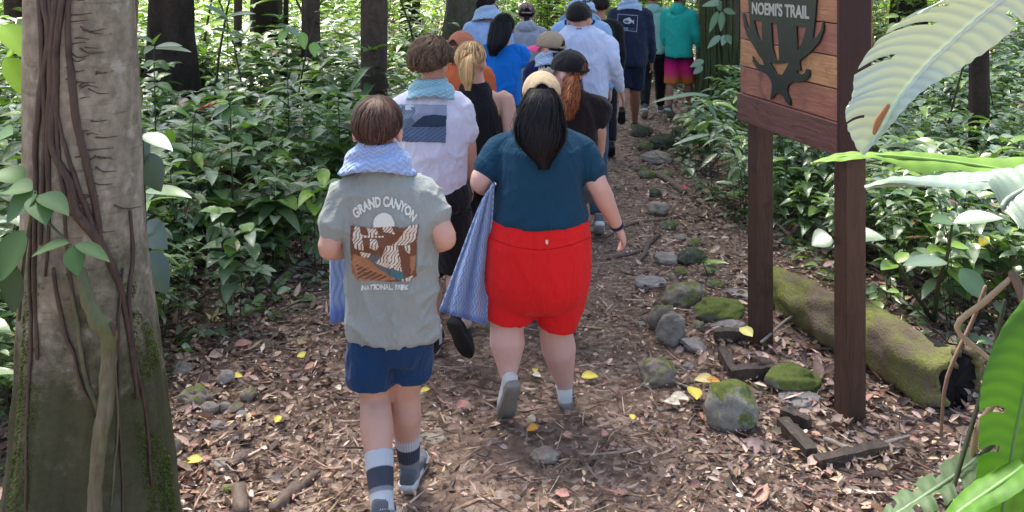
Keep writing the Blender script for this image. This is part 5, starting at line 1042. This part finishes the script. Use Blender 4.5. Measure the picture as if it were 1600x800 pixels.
def put_plant(kinds, i, x, y, s_, label, group, name="plant", cat="plant"):
    r = bpy.data.objects.new(name, None); COL.objects.link(r); r.location = (x, y, gh(x, y)); r.rotation_euler = (random.uniform(-.08, .08), random.uniform(-.08, .08), random.uniform(0, 6.28)); r.scale = (s_, s_, s_ * random.uniform(.9, 1.1)); tag(r, label, cat, group)
    f, st_ = kinds[i % len(kinds)]
    for nm, me in (("foliage", f), ("stem", st_)): o = bpy.data.objects.new(nm, me); COL.objects.link(o); o.parent = r
    return r
def left_edge(y): return float(np.interp(y, [3.3, 4.6, 5.2, 5.7, 6.5, 8, 11, 14, 16], [-2.15, -1.85, -1.62, -1.28, -1.14, -1.15, -1.25, -.5, 0]))
def right_edge(y): return float(np.interp(y, [4, 5.2, 6.4, 7, 8.5, 10, 12, 14, 16], [2.9, 2.35, 2.15, 1.95, 1.85, 1.95, 2.55, 3.0, 1.5]))
def inview(x, y, m=.25): return abs(x) < y * (800 / F) + m
pts = []
def scatter(n, fn, mind):
    got = 0; tries = 0
    while got < n and tries < n * 60:
        tries += 1; p = fn()
        if p is None or any((p[0] - q[0]) ** 2 + (p[1] - q[1]) ** 2 < (mind * p[2]) ** 2 for q in pts): continue
        pts.append(p); got += 1; yield p
def fl():
    y = random.uniform(3.6, 13.5); x = left_edge(y) - random.random() * (y * .60 + 1.0 + left_edge(y)) if y * .6 + 1 + left_edge(y) > 0 else None
    return (x, y, 1.0) if x is not None and inview(x, y, .5) else None
def fr():
    y = random.uniform(4.9, 13.5); x = right_edge(y) + random.random() * max(.2, y * .6 + 1 - right_edge(y)); return (x, y, 1.0) if inview(x, y, .5) else None
LP = [(x, y, 0) for x, y, m in scatter(290, fl, .165)]; RP = [(x, y, 1) for x, y, m in scatter(270, fr, .16)]
ALLP = sorted(LP + RP, key=lambda p: p[1]); far = []
def lab(x, y, r):
    if r: return (("low leafy plant crowding the mossy log", "low plants beside the mossy log") if y < 6.3 else ("leafy plant along the stony edge of the trail, beyond the far sign post", "plants at the stony trail edge") if x < right_edge(y) + .7 else ("leafy plant in the shady patch behind the big pale leaf", "plants in the shade behind the sign"))
    if x < -.46 * y: return ("leafy plant in the gap at the outer side of the big pale tree", "plants outside the big pale tree")
    if x > left_edge(y) - .45: return ("leafy plant at the trailside fringe of the dense undergrowth", "plants at the trailside fringe")
    if y < 7.2: return ("leafy plant in the front of the dense undergrowth, near the big pale tree", "plants in front of the dense undergrowth")
    if y < 9.6: return ("leafy plant in the middle of the dense undergrowth, before the dark trunks", "plants in the middle of the dense undergrowth")
    return ("leafy plant among the dark trunks behind the dense undergrowth", "plants among the dark trunks")
for i, (x, y, r) in enumerate(ALLP):
    sc = random.uniform(.5, .9) * (1 + .05 * max(0, y - 8)) if r else random.uniform(.78, 1.15) * max(1.0, 1 + .055 * (y - 6.5)) * (1 if y > 5.4 else .8)
    if i < 285: l_, g_ = lab(x, y, r); put_plant(KINDS_, random.randrange(12), x, y, sc, l_, g_)
    else: far.append((x, y, sc, random.randrange(12)))
def mass():
    Vs, Qs, Cs, n = [], [], [], 0
    for x, y, sc, k in far:
        me = KINDS_[k][0]; N = len(me.vertices); v = np.empty(N * 3, np.float32); me.vertices.foreach_get("co", v); v = v.reshape(-1, 3); q = np.empty(len(me.loops), np.int32); me.loops.foreach_get("vertex_index", q); c = np.empty(N * 4, np.float32); me.color_attributes["Col"].data.foreach_get("color", c)
        a = random.uniform(0, 6.28); M = np.array([[math.cos(a), -math.sin(a), 0], [math.sin(a), math.cos(a), 0], [0, 0, 1]]); v = v @ M.T * sc + np.array([x, y, gh(x, y)]); Vs.append(v); Qs.append(q.reshape(-1, 4) + n); Cs.append(c.reshape(-1, 4)[:, :3]); n += N
    tag(emit("undergrowth", np_mesh("undergrowth", np.concatenate(Vs), np.concatenate(Qs), np.concatenate(Cs)), LEAF), "mass of leafy undergrowth among the farther trunks", "undergrowth", kind="stuff")
mass()
# taller thicket farther back, leaf colours lightened to imitate a sunlit clearing
YG = np.array([(.20, .32, .045), (.26, .38, .07), (.12, .22, .05), (.30, .42, .10), (.09, .17, .05), (.16, .24, .10)])
BUSH = [plant_meshes(20 + k, 26, random.choice((1.5, 1.8, 2.0)), random.choice((.17, .2)), .25, .8, YG, .45) for k in range(5)]
for a, b_ in BUSH: a.materials.append(LEAF); b_.materials.append(STEM)
def fb():
    y = random.uniform(13.3, 27); x = random.uniform(-1, 1) * (y * .62 + 1); return None if (left_edge(min(y, 16)) < x < right_edge(min(y, 16)) and y < 15.6) else (x, y, 2.0)
for x, y, m in scatter(190, fb, .30): put_plant(BUSH, random.randrange(5), x, y, random.uniform(.8, 1.25), *(("yellow-green bush between the dark trunks, behind the dense undergrowth", "bushes between the dark trunks") if x < -.17 * y and y < 19 else ("yellow-green bush far behind the dark trunks", "bushes far behind the dark trunks") if x < -.17 * y else ("yellow-green bush straight ahead of the hikers at the front of the bright thicket", "bushes ahead of the hikers") if x < .2 * y and y < 19 else ("yellow-green bush deep in the thicket straight ahead of the hikers", "bushes deep in the thicket") if x < .2 * y else ("bush behind the climber-wrapped tree and the sign", "bushes behind the sign") if y < 19 else ("bush far beyond the sign in the deep shade", "bushes far beyond the sign")), "bush", "bush")
for x, y, m in scatter(46, lambda: (random.uniform(-1, 1) * 26, random.uniform(28, 44), 2.5), .5): put_plant(BUSH, random.randrange(5), x, y, random.uniform(1.5, 2.2), "distant bush standing behind the bright thicket", "distant bushes at the back of the forest", "bush", "bush")
# low cover and dead twigs beneath, uncountable
def cover():
    P = []; 
    while len(P) < 15000:
        y = 3.4 + 12 * random.random() ** .9; L = random.random() < .5; e = left_edge(y) if L else right_edge(y); x = e - random.random() ** 1.2 * 6 + .15 if L else e + random.random() ** 1.2 * 6 - .2
        if inview(x, y, .3) and noise.noise(Vector((x * 1.1, y * 1.1, 2))) > -.25: P.append((x, y, gh(x, y) + random.random() ** 1.6 * min(.42, .06 + .5 * abs(x - e))))
    P = np.array(P); N = len(P); c = PAL[rng.integers(0, len(PAL), N)] * rng.uniform(.5, 1.15, N)[:, None]; L = rng.uniform(.04, .12, N); a = leaves(P, rdir(N, -.2, .5), rdir(N, .5, 1), L, L * rng.uniform(.4, .65, N), .3, c, nl=3)
    M = 3800; i = rng.integers(0, N, M); d = rdir(M, -.2, .75); L2 = rng.uniform(.15, .6, M); tc = np.array([(.045, .033, .025), (.10, .08, .06), (.17, .14, .11)])[rng.integers(0, 3, M)]
    b_ = leaves(P[i] * np.array([1, 1, .4]), d, rdir(M), L2, rng.uniform(.004, .010, M), rng.uniform(-.3, .4, M), tc, nl=4, fold=-.8, pw=1)
    tag(emit("ground_cover", np_mesh("ground_cover", *a), LEAF), "low green leaves covering the ground beneath the taller plants", "ground cover", kind="stuff"); tag(emit("dead_twigs", np_mesh("dead_twigs", *b_, smooth=False), LITTER), "tangle of dead twigs and stalks under the plants", "twigs", kind="stuff")
cover()
# saplings and poles at the back
for i, (px, D, w_) in enumerate([(328, 8.6, 5), (395, 9.5, 3), (455, 9.5, 3), (520, 11, 5), (620, 10, 3), (665, 12.5, 4), (1080, 12.5, 5), (1390, 9, 3), (1460, 8, 4), (1500, 10, 4), (1570, 9, 3), (20, 6, 5), (8, 7, 4), (640, 9, 2), (310, 11, 5)]):
    X = (px - 800) * D / F; r = empty("sapling", (X, D, 0), "thin bare sapling stem rising out of the undergrowth", "sapling", "thin saplings in the forest"); v = Sh(); lx = random.uniform(-.9, .9); v.add(limb([Vector((X, D, -.05)), Vector((X + lx * .3, D, 1.2)), Vector((X + lx, D + .1, 2.5)), Vector((X + lx * 1.5, D, 4.5))], [w_ * D / F / 2 * .8] * 2 + [.007, .003], 8, 3)); emit("stem", v.mesh(), random.choice((STEMB, BK_B, STEM)), r)
    rows = []
    for j in range(9): z = random.uniform(1.0, 4.3); a = random.uniform(0, 6.3); rows.append((Vector((X + lx * z / 3, D, z)), a))
    P = np.array([tuple(p) for p, a in rows]); Fw = np.array([(math.cos(a), math.sin(a), .2) for p, a in rows]); N = len(P); emit("foliage", np_mesh("sf", *leaves(P, Fw, rdir(N, .6, 1), rng.uniform(.12, .2, N), rng.uniform(.05, .08, N), .3, YG[rng.integers(0, 5, N)])), LEAF, r)
# ---------------------------------------------------------------- plants one can tell apart
def bladed(name, label, cat, loc, leaf_rows, stems=(), smat=STEM, nl=12, wave=0.0, fold=.14, pw=.8, mat=LEAF):
    r = empty(name, loc, label, cat)
    for row in leaf_rows: one_leaves([row], "leaf", r, mat, nl, fold, wave, pw)
    for pts_, rad in stems: v = Sh(); v.add(limb([W(*p) for p in pts_], rad, 8, 4)); emit("stem", v.mesh(), smat, r)
    return r
gE = (.06, .125, .045)
bladed("climber", "large-leaved climber drooping over the foot of the big tree, beside its pale bark", "climbing plant", W(40, 330, 2.75),
 [(58, 300, 2.75, 10, 350, 2.7, .11, .2, gE), (60, 305, 2.75, 72, 352, 2.65, .09, .2, gE), (62, 305, 2.75, 108, 338, 2.65, .07, .2, gE), (50, 298, 2.75, 0, 300, 2.75, .09, .2, gA), (108, 380, 2.62, 48, 402, 2.6, .05, .25, gA), (112, 385, 2.62, 122, 432, 2.58, .06, .1, gE), (118, 382, 2.62, 172, 410, 2.6, .05, .2, gE), (40, 360, 2.8, 2, 440, 2.75, .12, .1, gA), (30, 420, 2.8, 20, 490, 2.8, .11, .1, gD), (35, 285, 2.8, -10, 270, 2.8, .09, .3, gA), (20, 210, 3.0, -20, 230, 3.0, .12, .2, gE), (8, 90, 3.2, 50, 160, 3.2, .10, .1, gC), (0, 40, 3.3, 45, 95, 3.3, .12, .2, gC), (40, 30, 3.4, 20, 75, 3.4, .10, .2, gE), (5, 100, 3.4, 44, 60, 3.4, .08, .2, gC)],
 [([(55, 300, 2.75), (70, 340, 2.72), (110, 382, 2.62)], [.004] * 3), ([(30, 500, 2.85), (38, 400, 2.8), (56, 300, 2.75)], [.005] * 3)], mat=LEAFM)
bladed("arum_plant", "broad dark-leaved plant in the shade against the lit flank of the big tree", "plant", W(235, 560, 3.7),
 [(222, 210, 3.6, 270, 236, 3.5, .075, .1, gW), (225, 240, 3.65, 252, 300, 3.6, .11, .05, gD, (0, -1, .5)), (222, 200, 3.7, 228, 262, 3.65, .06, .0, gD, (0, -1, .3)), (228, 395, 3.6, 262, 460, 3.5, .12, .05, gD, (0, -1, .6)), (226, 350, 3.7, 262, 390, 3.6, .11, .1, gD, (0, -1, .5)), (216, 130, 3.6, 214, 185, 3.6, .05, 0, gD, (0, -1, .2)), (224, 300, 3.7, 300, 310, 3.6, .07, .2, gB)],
 [([(236, 570, 3.7), (230, 440, 3.65), (226, 300, 3.65), (222, 200, 3.6)], [.007, .006, .005, .004])])
D_ = 5.5
bladed("seedling", "seedling with pale oval leaves fanned out low over the litter", "plant", W(405, 480, D_), [(400, 420, D_, 433, 425, D_ - .1, .05, .1, gW), (400, 420, D_, 425, 432, D_ - .15, .05, .1, gW), (400, 418, D_, 385, 410, D_ + .1, .05, .1, gW), (400, 418, D_, 410, 407, D_ + .15, .045, .1, gB), (400, 420, D_, 395, 433, D_ - .15, .05, .1, gW), (400, 419, D_, 424, 415, D_ + .1, .04, .1, gW)], [([(402, 475, D_), (399, 445, D_), (400, 420, D_)], [.004] * 3)])
# single tall stems over the left mass
for i, (bx, by, D, rows) in enumerate([(240, 330, 6.3, [(240, 68, 215, 58, gW), (240, 70, 252, 52, gC), (240, 72, 225, 85, gB), (242, 74, 285, 72, gW), (242, 76, 300, 82, gW), (243, 95, 262, 110, gB), (242, 95, 225, 106, gB), (246, 130, 270, 145, gB), (246, 130, 225, 142, gA)]), (330, 330, 8.2, [(355, 28, 315, 8, gW), (355, 30, 336, 32, gB), (357, 26, 400, 22, gW), (357, 50, 328, 47, gB), (357, 52, 380, 60, gB)]), (425, 330, 7.6, [(448, 46, 436, 70, gC), (448, 44, 468, 58, gW), (450, 42, 430, 42, gB), (470, 50, 476, 78, gC), (490, 66, 492, 90, gC)]), (320, 330, 6.0, [(359, 160, 315, 168, gC), (359, 162, 385, 152, gC), (359, 165, 395, 190, gB), (358, 164, 330, 185, gW), (360, 168, 350, 195, gB)]), (300, 400, 5.9, [(268, 225, 225, 232, gB), (268, 226, 300, 240, gB), (268, 224, 262, 200, gC), (268, 228, 285, 255, gB)])]):
    D = float(D); x0 = rows[0][0]; top = rows[0][1]
    bladed("plant", ["tall stem with a bright upturned top leaf beside the big tree", "tall thin stem with long horizontal top leaves before the massive dark tree", "stem with three hanging bright yellow-green leaves at the back", "stem topped with two arched lime-green leaves by the red flower", "low stem with spread leaves near the seedling"][i], "plant", W(x0, by, D), [(a, b_, D, c, d, D - .06, .075 * D / 6.3, .15, col) for a, b_, c, d, col in rows], [([(x0 + 8, HOR + CH * F / D, D), (x0 + 3, (top + by) / 2, D), (x0, top, D)], [.006, .005, .004])])
fl_ = empty("flower", W(325, 166, 5.9), "small red flower spike above the leaves of the undergrowth", "flower"); RD = mt_plain("petal_red", (.75, .05, .06), .5)
for i in range(9): p = W(312 + i * 3, 170 - i * .9, 5.9); v = Sh(); v.add(limb([p, p + Vector((.012, -.01, .012 + .004 * (i % 3)))], [.005, .003], 6, 2)); emit("petal", v.mesh(), RD, fl_)
v = Sh(); v.add(limb([W(306, 172, 5.9), W(345, 160, 5.9)], [.003, .002], 6, 3)); v.add(limb([W(306, 172, 5.9), W(300, 230, 5.95), W(302, 500, 5.98)], [.003, .004, .005], 6, 3)); emit("stem", v.mesh(), STEM, fl_)
# white-leaved seedlings on the trail's sign side
for lb, D, rows in (("plant with pale white-green leaves leaning into the trail below the mossy tree", 9.2, [(1110, 150, 1050, 150, gW), (1108, 150, 1078, 170, gW), (1112, 155, 1125, 140, gW), (1112, 158, 1145, 165, gW), (1105, 160, 1120, 185, gW), (1120, 170, 1148, 185, gW), (1090, 148, 1015, 162, gW), (1095, 165, 1075, 182, gW), (1110, 175, 1085, 190, gW), (1125, 150, 1148, 138, gW), (1118, 185, 1100, 200, gW)]), ("plant with long pale leaves between the mossy tree and the sign", 7.8, [(1110, 210, 1050, 228, gW), (1112, 212, 1140, 200, gW), (1115, 215, 1150, 225, gW), (1120, 240, 1095, 262, gB), (1125, 240, 1160, 250, gW), (1118, 285, 1165, 292, gW), (1120, 300, 1160, 312, gB), (1140, 260, 1168, 275, gW)]), ("low pair of green leaves on the litter by the far post", 6.0, [(1098, 410, 1140, 412, gC), (1098, 414, 1125, 424, gB), (1098, 412, 1110, 400, gB)])):
    bladed("plant", lb, "plant", W(rows[0][0] + 5, HOR + CH * F / D, D), [(a, b_, D, c, d, D - .1, .06 * D / 8, .12, col) for a, b_, c, d, col in rows], [([(rows[0][0] + 8, HOR + CH * F / D, D), (rows[0][0] + 2, rows[-2][1], D), (rows[0][0], rows[0][1], D)], [.005, .004, .003])])
# taro-like plants behind the near post
bladed("arum_plant", "arum plant with floating pale arrow leaves on thick green stalks behind the near post", "plant", W(1460, 505, 5.2),
 [(1490, 348, 4.6, 1452, 345, 4.6, .09, .1, gB), (1490, 348, 4.6, 1568, 342, 4.5, .12, .12, gW), (1300, 372, 5.0, 1268, 384, 5.0, .16, .1, gW), (1310, 370, 5.0, 1385, 374, 4.9, .15, .1, gW), (1400, 412, 4.9, 1376, 422, 4.8, .08, .1, gC), (1400, 410, 4.9, 1420, 395, 4.95, .07, .1, gC), (1480, 410, 4.7, 1410, 415, 4.6, .10, .1, gW), (1485, 384, 4.7, 1515, 388, 4.7, .07, .1, gC), (1545, 370, 4.8, 1530, 385, 4.8, .06, 0, (.55, .45, .05)), (1500, 420, 4.7, 1540, 470, 4.6, .12, 0, gB, (0, -1, .5))],
 [([(1463, 508, 5.2), (1430, 460, 5.05), (1400, 412, 4.9), (1370, 385, 4.95), (1310, 371, 5.0)], [.012, .012, .011, .008, .006]), ([(1460, 500, 5.1), (1467, 440, 4.9), (1480, 400, 4.7), (1488, 350, 4.6)], [.013, .012, .009, .006])])
# ---- the big banana-like plant whose leaves lean in from the side
def big_leaf(st_, col, parent, mat=None, rip=.006, n=60, m=14, name="leaf", under=None, slits=(), lanes=0):
    "st_ = stations (mid px,py,D, left px,py,D, right px,py,D) from stalk to tip; a sheet with ribs, tears and thickness"
    ms = [W(*s_[0:3]) for s_ in st_]; ls = [W(*s_[3:6]) for s_ in st_]; rs = [W(*s_[6:9]) for s_ in st_]; k = max(2, n // (len(st_) - 1)); ms, ls, rs = cr(ms, k), cr(ls, k), cr(rs, k); N = len(ms); V = []; Q = []; C = []
    for i in range(N):
        for side, E in ((0, ls), (1, rs)):
            for j in range(m + 1):
                t = j / m; ii = i; p = ms[ii].lerp(E[ii], t); bow = .035 * (ms[ii] - E[ii]).length / .2 * math.sin(t * math.pi * .8); nz = UZ * (bow + rip * .35 * math.sin(i * 2 * math.pi / 5.0) * min(1, t * 3) + .010 * noise.noise(p * 9)) - UY * rip * .15 * math.cos(i * 1.25)
                e = .03 * t * noise.noise(Vector((i * .35, side * 9, 3))) * (t > .6); V.append(p + nz + (E[ii] - ms[ii]) * e); g = 1 + .10 * math.sin(i * 2 * math.pi / 5.0); c = tuple(x * g for x in col) if j else tuple(min(1, x * 1.35 + .04) for x in col); C.append(c)
    w_ = m + 1
    for i in range(N - 1):
        for side in (0, 1):
            for j in range(m):
                if any(s_ == side and a <= i <= a + b_ and j / m > t0 for s_, a, b_, t0 in slits): continue
                a = i * 2 * w_ + side * w_ + j; Q.append((a, a + 1, a + 1 + 2 * w_, a + 2 * w_) if side else (a, a + 2 * w_, a + 1 + 2 * w_, a + 1))
    o = emit(name, np_mesh("bl", [tuple(v) for v in V], Q, np.array(C)), mat or LEAF, parent); v = Sh(); v.add(limb(ms[::4] + [ms[-1]], [.006] + [.0045] * (len(ms[::4]) - 1) + [.0015], 8, 1)); emit("midrib", v.mesh(), mt_plain("midrib", tuple(min(1, x * 1.25 + .03) for x in col), .5), o); return o
HP = empty("banana_plant", (2.2, 2.3, 0), "large banana-like plant leaning its broad pale leaves in from the side of the trail", "plant")
PALE_SHEEN = (.40, .47, .40)  # base colour paled to imitate the sky reflected on the leaf
big_leaf([(1680, -95, 2.4, 1600, -120, 2.35, 1760, -60, 2.4), (1640, -60, 2.36, 1560, -70, 2.3, 1705, -10, 2.36), (1600, -28, 2.33, 1520, -22, 2.25, 1650, 22, 2.33), (1562, 2, 2.3, 1450, 30, 2.22, 1606, 38, 2.32), (1525, 32, 2.28, 1402, 50, 2.2, 1575, 60, 2.3), (1487, 66, 2.26, 1362, 92, 2.18, 1530, 92, 2.28), (1450, 101, 2.24, 1337, 130, 2.16, 1492, 122, 2.26), (1420, 135, 2.22, 1331, 165, 2.14, 1452, 140, 2.22), (1398, 165, 2.2, 1321, 187, 2.12, 1416, 170, 2.18), (1378, 203, 2.18, 1326, 214, 2.12, 1384, 208, 2.16), (1346, 240, 2.15, 1340, 236, 2.13, 1350, 242, 2.15)], PALE_SHEEN, HP, LEAFP, n=110, slits=((0, 27, 1, .35), (0, 49, 1, .30), (0, 64, 2, .45), (0, 41, 0, .4), (0, 94, 1, .55), (1, 36, 1, .5)))
br = Sh(); br.add(limb([W(1388, 165, 2.13), W(1372, 190, 2.11), W(1366, 208, 2.10)], [.006, .010, .005], 8, 3, flat=.3)); emit("brown_patch", br.mesh(), mt_plain("rot_brown", (.30, .13, .05), .8), HP)
big_leaf([(1660, 285, 2.3, 1655, 270, 2.45, 1660, 305, 2.2), (1600, 272, 2.3, 1598, 258, 2.42, 1600, 292, 2.22), (1510, 256, 2.3, 1506, 250, 2.38, 1508, 270, 2.26), (1430, 247, 2.28, 1428, 242, 2.34, 1440, 272, 2.24), (1370, 243, 2.26, 1370, 239, 2.32, 1372, 252, 2.22), (1310, 246, 2.24, 1312, 242, 2.28, 1308, 254, 2.20), (1268, 256, 2.22, 1270, 255, 2.22, 1268, 257, 2.22)], (.13, .24, .035), HP, LEAFM, n=60, rip=.003)
big_leaf([(1680, 300, 2.2, 1678, 280, 2.35, 1680, 320, 2.1), (1600, 292, 2.2, 1598, 277, 2.35, 1595, 300, 2.1), (1540, 284, 2.2, 1542, 275, 2.3, 1535, 304, 2.12), (1480, 290, 2.2, 1482, 280, 2.3, 1478, 302, 2.12), (1410, 288, 2.18, 1412, 281, 2.26, 1405, 293, 2.12), (1352, 292, 2.16, 1354, 291, 2.18, 1352, 294, 2.14)], (.22, .29, .23), HP, LEAFP, n=60, rip=.003)
big_leaf([(1700, 230, 1.9, 1700, 190, 2.0, 1720, 260, 1.8), (1660, 262, 1.9, 1640, 240, 2.0, 1690, 320, 1.8), (1610, 290, 1.88, 1580, 268, 1.95, 1640, 350, 1.8), (1575, 310, 1.86, 1552, 278, 1.9, 1610, 365, 1.8), (1565, 325, 1.85, 1545, 290, 1.88, 1590, 350, 1.8)], (.18, .24, .17), HP, LEAFP, n=50)
big_leaf([(1640, 470, 1.85, 1600, 470, 1.85, 1700, 480, 1.9), (1615, 540, 1.82, 1555, 545, 1.8, 1680, 560, 1.88), (1600, 610, 1.8, 1533, 615, 1.76, 1670, 640, 1.86), (1585, 680, 1.78, 1530, 690, 1.74, 1660, 710, 1.84), (1573, 750, 1.76, 1526, 760, 1.72, 1640, 780, 1.82), (1562, 830, 1.74, 1530, 830, 1.72, 1600, 850, 1.78), (1552, 900, 1.74, 1545, 900, 1.72, 1560, 900, 1.76)], (.055, .15, .012), HP, LEAFM, n=90, slits=((0, 38, 1, .3), (0, 51, 1, .3), (0, 62, 0, .35)), rip=.0015)
big_leaf([(1530, 715, 1.95, 1520, 702, 2.0, 1535, 735, 1.9), (1490, 745, 1.93, 1475, 728, 1.98, 1500, 775, 1.88), (1450, 772, 1.9, 1430, 755, 1.95, 1465, 800, 1.86), (1410, 798, 1.88, 1395, 780, 1.92, 1425, 820, 1.84), (1375, 820, 1.86, 1370, 815, 1.88, 1380, 826, 1.84)], (.08, .13, .06), HP, LEAFM, n=50, slits=((1, 10, 2, .3), (1, 20, 2, .3), (1, 30, 2, .3), (0, 15, 2, .4), (0, 26, 2, .4), (0, 37, 1, .3)))
big_leaf([(1600, 730, 1.7, 1585, 725, 1.75, 1610, 760, 1.65), (1550, 765, 1.68, 1535, 750, 1.72, 1560, 790, 1.65), (1500, 800, 1.66, 1490, 785, 1.7, 1510, 820, 1.62), (1460, 835, 1.65, 1455, 830, 1.66, 1465, 840, 1.64)], (.06, .16, .014), HP, LEAFM, n=40, rip=.0015)
for pts_, rad in (([(1680, -95, 2.4), (1760, -40, 2.4), (1800, 200, 2.35), (1760, 700, 2.3), (1740, 900, 2.3)], [.016, .02, .03, .045, .05]), ([(1660, 285, 2.3), (1720, 400, 2.3), (1745, 800, 2.3)], [.008, .015, .03]), ([(1680, 300, 2.2), (1730, 500, 2.2), (1740, 850, 2.28)], [.008, .015, .03]), ([(1700, 230, 1.9), (1745, 500, 2.0), (1745, 950, 2.2)], [.01, .015, .03]), ([(1640, 470, 1.85), (1690, 700, 2.0), (1735, 950, 2.2)], [.01, .015, .03]), ([(1600, 730, 1.7), (1680, 850, 1.95), (1735, 960, 2.2)], [.006, .01, .02]), ([(1530, 715, 1.95), (1620, 640, 2.0), (1730, 700, 2.2)], [.005, .01, .02])):
    v = Sh(); v.add(limb([W(*p) for p in pts_], rad, 12, 5)); emit("stalk", v.mesh(), STEM, HP)
# fronds' dark slim stalks and dead straw stalks
DS = mt_plain("straw", (.36, .26, .16), .7); DSB = mt_plain("straw_dark", (.16, .10, .07), .8)
for i, (P, rad, m, lb) in enumerate([([(1587, 428, 2.1), (1540, 470, 2.1), (1495, 512, 2.12), (1545, 560, 2.1), (1600, 610, 2.0)], [.006, .007, .007, .005, .004], DS, "bent pale straw-coloured stalk folded to a sharp corner behind the bright banana leaf"), ([(1605, 545, 1.9), (1560, 620, 1.92), (1525, 680, 1.95), (1512, 800, 2.0)], [.005, .006, .007, .006], DS, "straight tan stalk crossing in front of the bright banana leaf"), ([(1540, 448, 2.3), (1520, 500, 2.3), (1480, 590, 2.28), (1470, 680, 2.3)], [.005, .005, .005, .004], DSB, "arching brown dry stalk before the hollow end of the log"), ([(1583, 430, 2.1), (1592, 450, 2.08), (1600, 480, 2.05)], [.012, .010, .006], DSB, "shrivelled brown leaf stub at the corner of the bent stalk"), ([(1570, 470, 2.0), (1550, 560, 2.0), (1520, 660, 1.95), (1480, 800, 1.9), (1465, 900, 1.9)], [.004, .005, .005, .005, .005], STEM, "slim dark green stalk rising past the hollow end of the log"), ([(1604, 430, 1.9), (1590, 560, 1.85), (1560, 700, 1.8), (1545, 850, 1.75)], [.003, .004, .004, .004], STEM, "slim dark green stalk over the bright banana leaf")]):
    v = Sh(); v.add(limb([W(*p) for p in P], rad, 8, 4)); tag(emit("dry_stalk" if m is not STEM else "stalk", v.mesh(), m, origin=W(*P[-1])), lb, "stalk")
# ---------------------------------------------------------------- single fallen leaves
YL, ORL, PK, GR, WHT = (.62, .52, .08), (.65, .30, .04), (.42, .20, .16), (.20, .34, .08), (.55, .50, .38)
fl2 = [(433, 668, 16, YL, "yellow leaf lying above the forked tan root"), (302, 733, 22, YL, "pale yellow leaf lying nearest the big mossy tree"), (370, 598, 16, YL, "yellowish leaf on the stone pile by the big tree"), (475, 567, 18, YL, "yellow leaf on the litter beside the navy shorts"), (432, 668, 1, YL, ""), (528, 615, 14, WHT, "cream leaf by the hem of the navy shorts"), (664, 620, 14, YL, "small yellow leaf between the boy and the woman in red"), (836, 588, 13, YL, "yellow leaf seen between the calves of the woman in red"), (838, 596, 14, WHT, "white leaf under the yellow one between the calves"), (922, 598, 22, YL, "yellow leaf beside the woman's planted shoe"), (833, 682, 18, ORL, "orange-brown leaf on the trail above the smooth oval stone"), (830, 666, 16, WHT, "whitish curled leaf behind the woman's raised shoe"), (800, 670, 12, PK, "round pinkish leaf under the woman's raised shoe"), (988, 665, 14, YL, "small yellow leaf near the trail's stone edge"), (722, 645, 22, PK, "pink-brown leaf beside the boy's planted leg"), (380, 548, 22, PK, "pink leaf on the litter at the foot of the undergrowth"), (1085, 628, 32, YL, "big yellow leaf touching the egg-shaped boulder"), (1100, 604, 26, (.66, .52, .20), "yellow-cream leaf above the egg-shaped boulder"), (1115, 606, 18, ORL, "bright orange leaf against the egg-shaped boulder"), (1062, 632, 24, WHT, "cream leaf beside the big yellow leaf"), (1050, 640, 22, WHT, "outermost pale leaf by the egg-shaped boulder"), (1168, 556, 26, (.66, .60, .18), "yellow leaf on the timber beside the far post"), (1362, 585, 17, WHT, "round cream leaf by the near post"), (430, 798, 14, YL, "yellow leaf at the very front of the trail"), (878, 783, 20, PK, "reddish leaf at the front of the trail"), (1070, 300, 12, (.7, .04, .06), "small red petal lying on the trail"), (1062, 240, 9, (.7, .04, .06), "second small red petal, higher on the trail"), (300, 735, 1, YL, ""), (1370, 545, 14, GR, "small green leaf beside the near post"), (945, 690, 16, PK, "reddish leaf near the middle of the trail"), (1395, 540, 16, GR, "green leaf on the mossy log"), (655, 405, 1, YL, ""), (925, 318, 12, (.6, .2, .06), "orange leaf beside the wrist of the woman in red")]
for px, py, sz, c, lb in fl2:
    if not lb: continue
    p = G(px, py); D = p.y; L = sz * 1.25 * D / F; a = random.uniform(0, 6.3); g = gh(p.x, p.y); z = g + .03
    if "mossy log" in lb: z += .25
    if "on the timber" in lb: z += .09
    if "near post" in lb and "cream" in lb: z += .05
    d = np.array([[math.cos(a), math.sin(a) * .7, .12]]); o = emit("fallen_leaf", np_mesh("fl", *leaves(np.array([[p.x - d[0, 0] * L / 2, p.y - d[0, 1] * L / 2, z]]), d, np.array([[random.uniform(-.3, .3), -.4, 1]]), np.array([L]), np.array([L * .58]), np.array([.12]), np.array([c]), nl=8, fold=.22, wave=.02)), LITTER if c in (PK, WHT) else attr("leaf_bright", .5, .4) if "leaf_bright" not in MAT else MAT["leaf_bright"], origin=(p.x, p.y, z)); tag(o, lb, "fallen leaf", "fallen leaves on the trail")
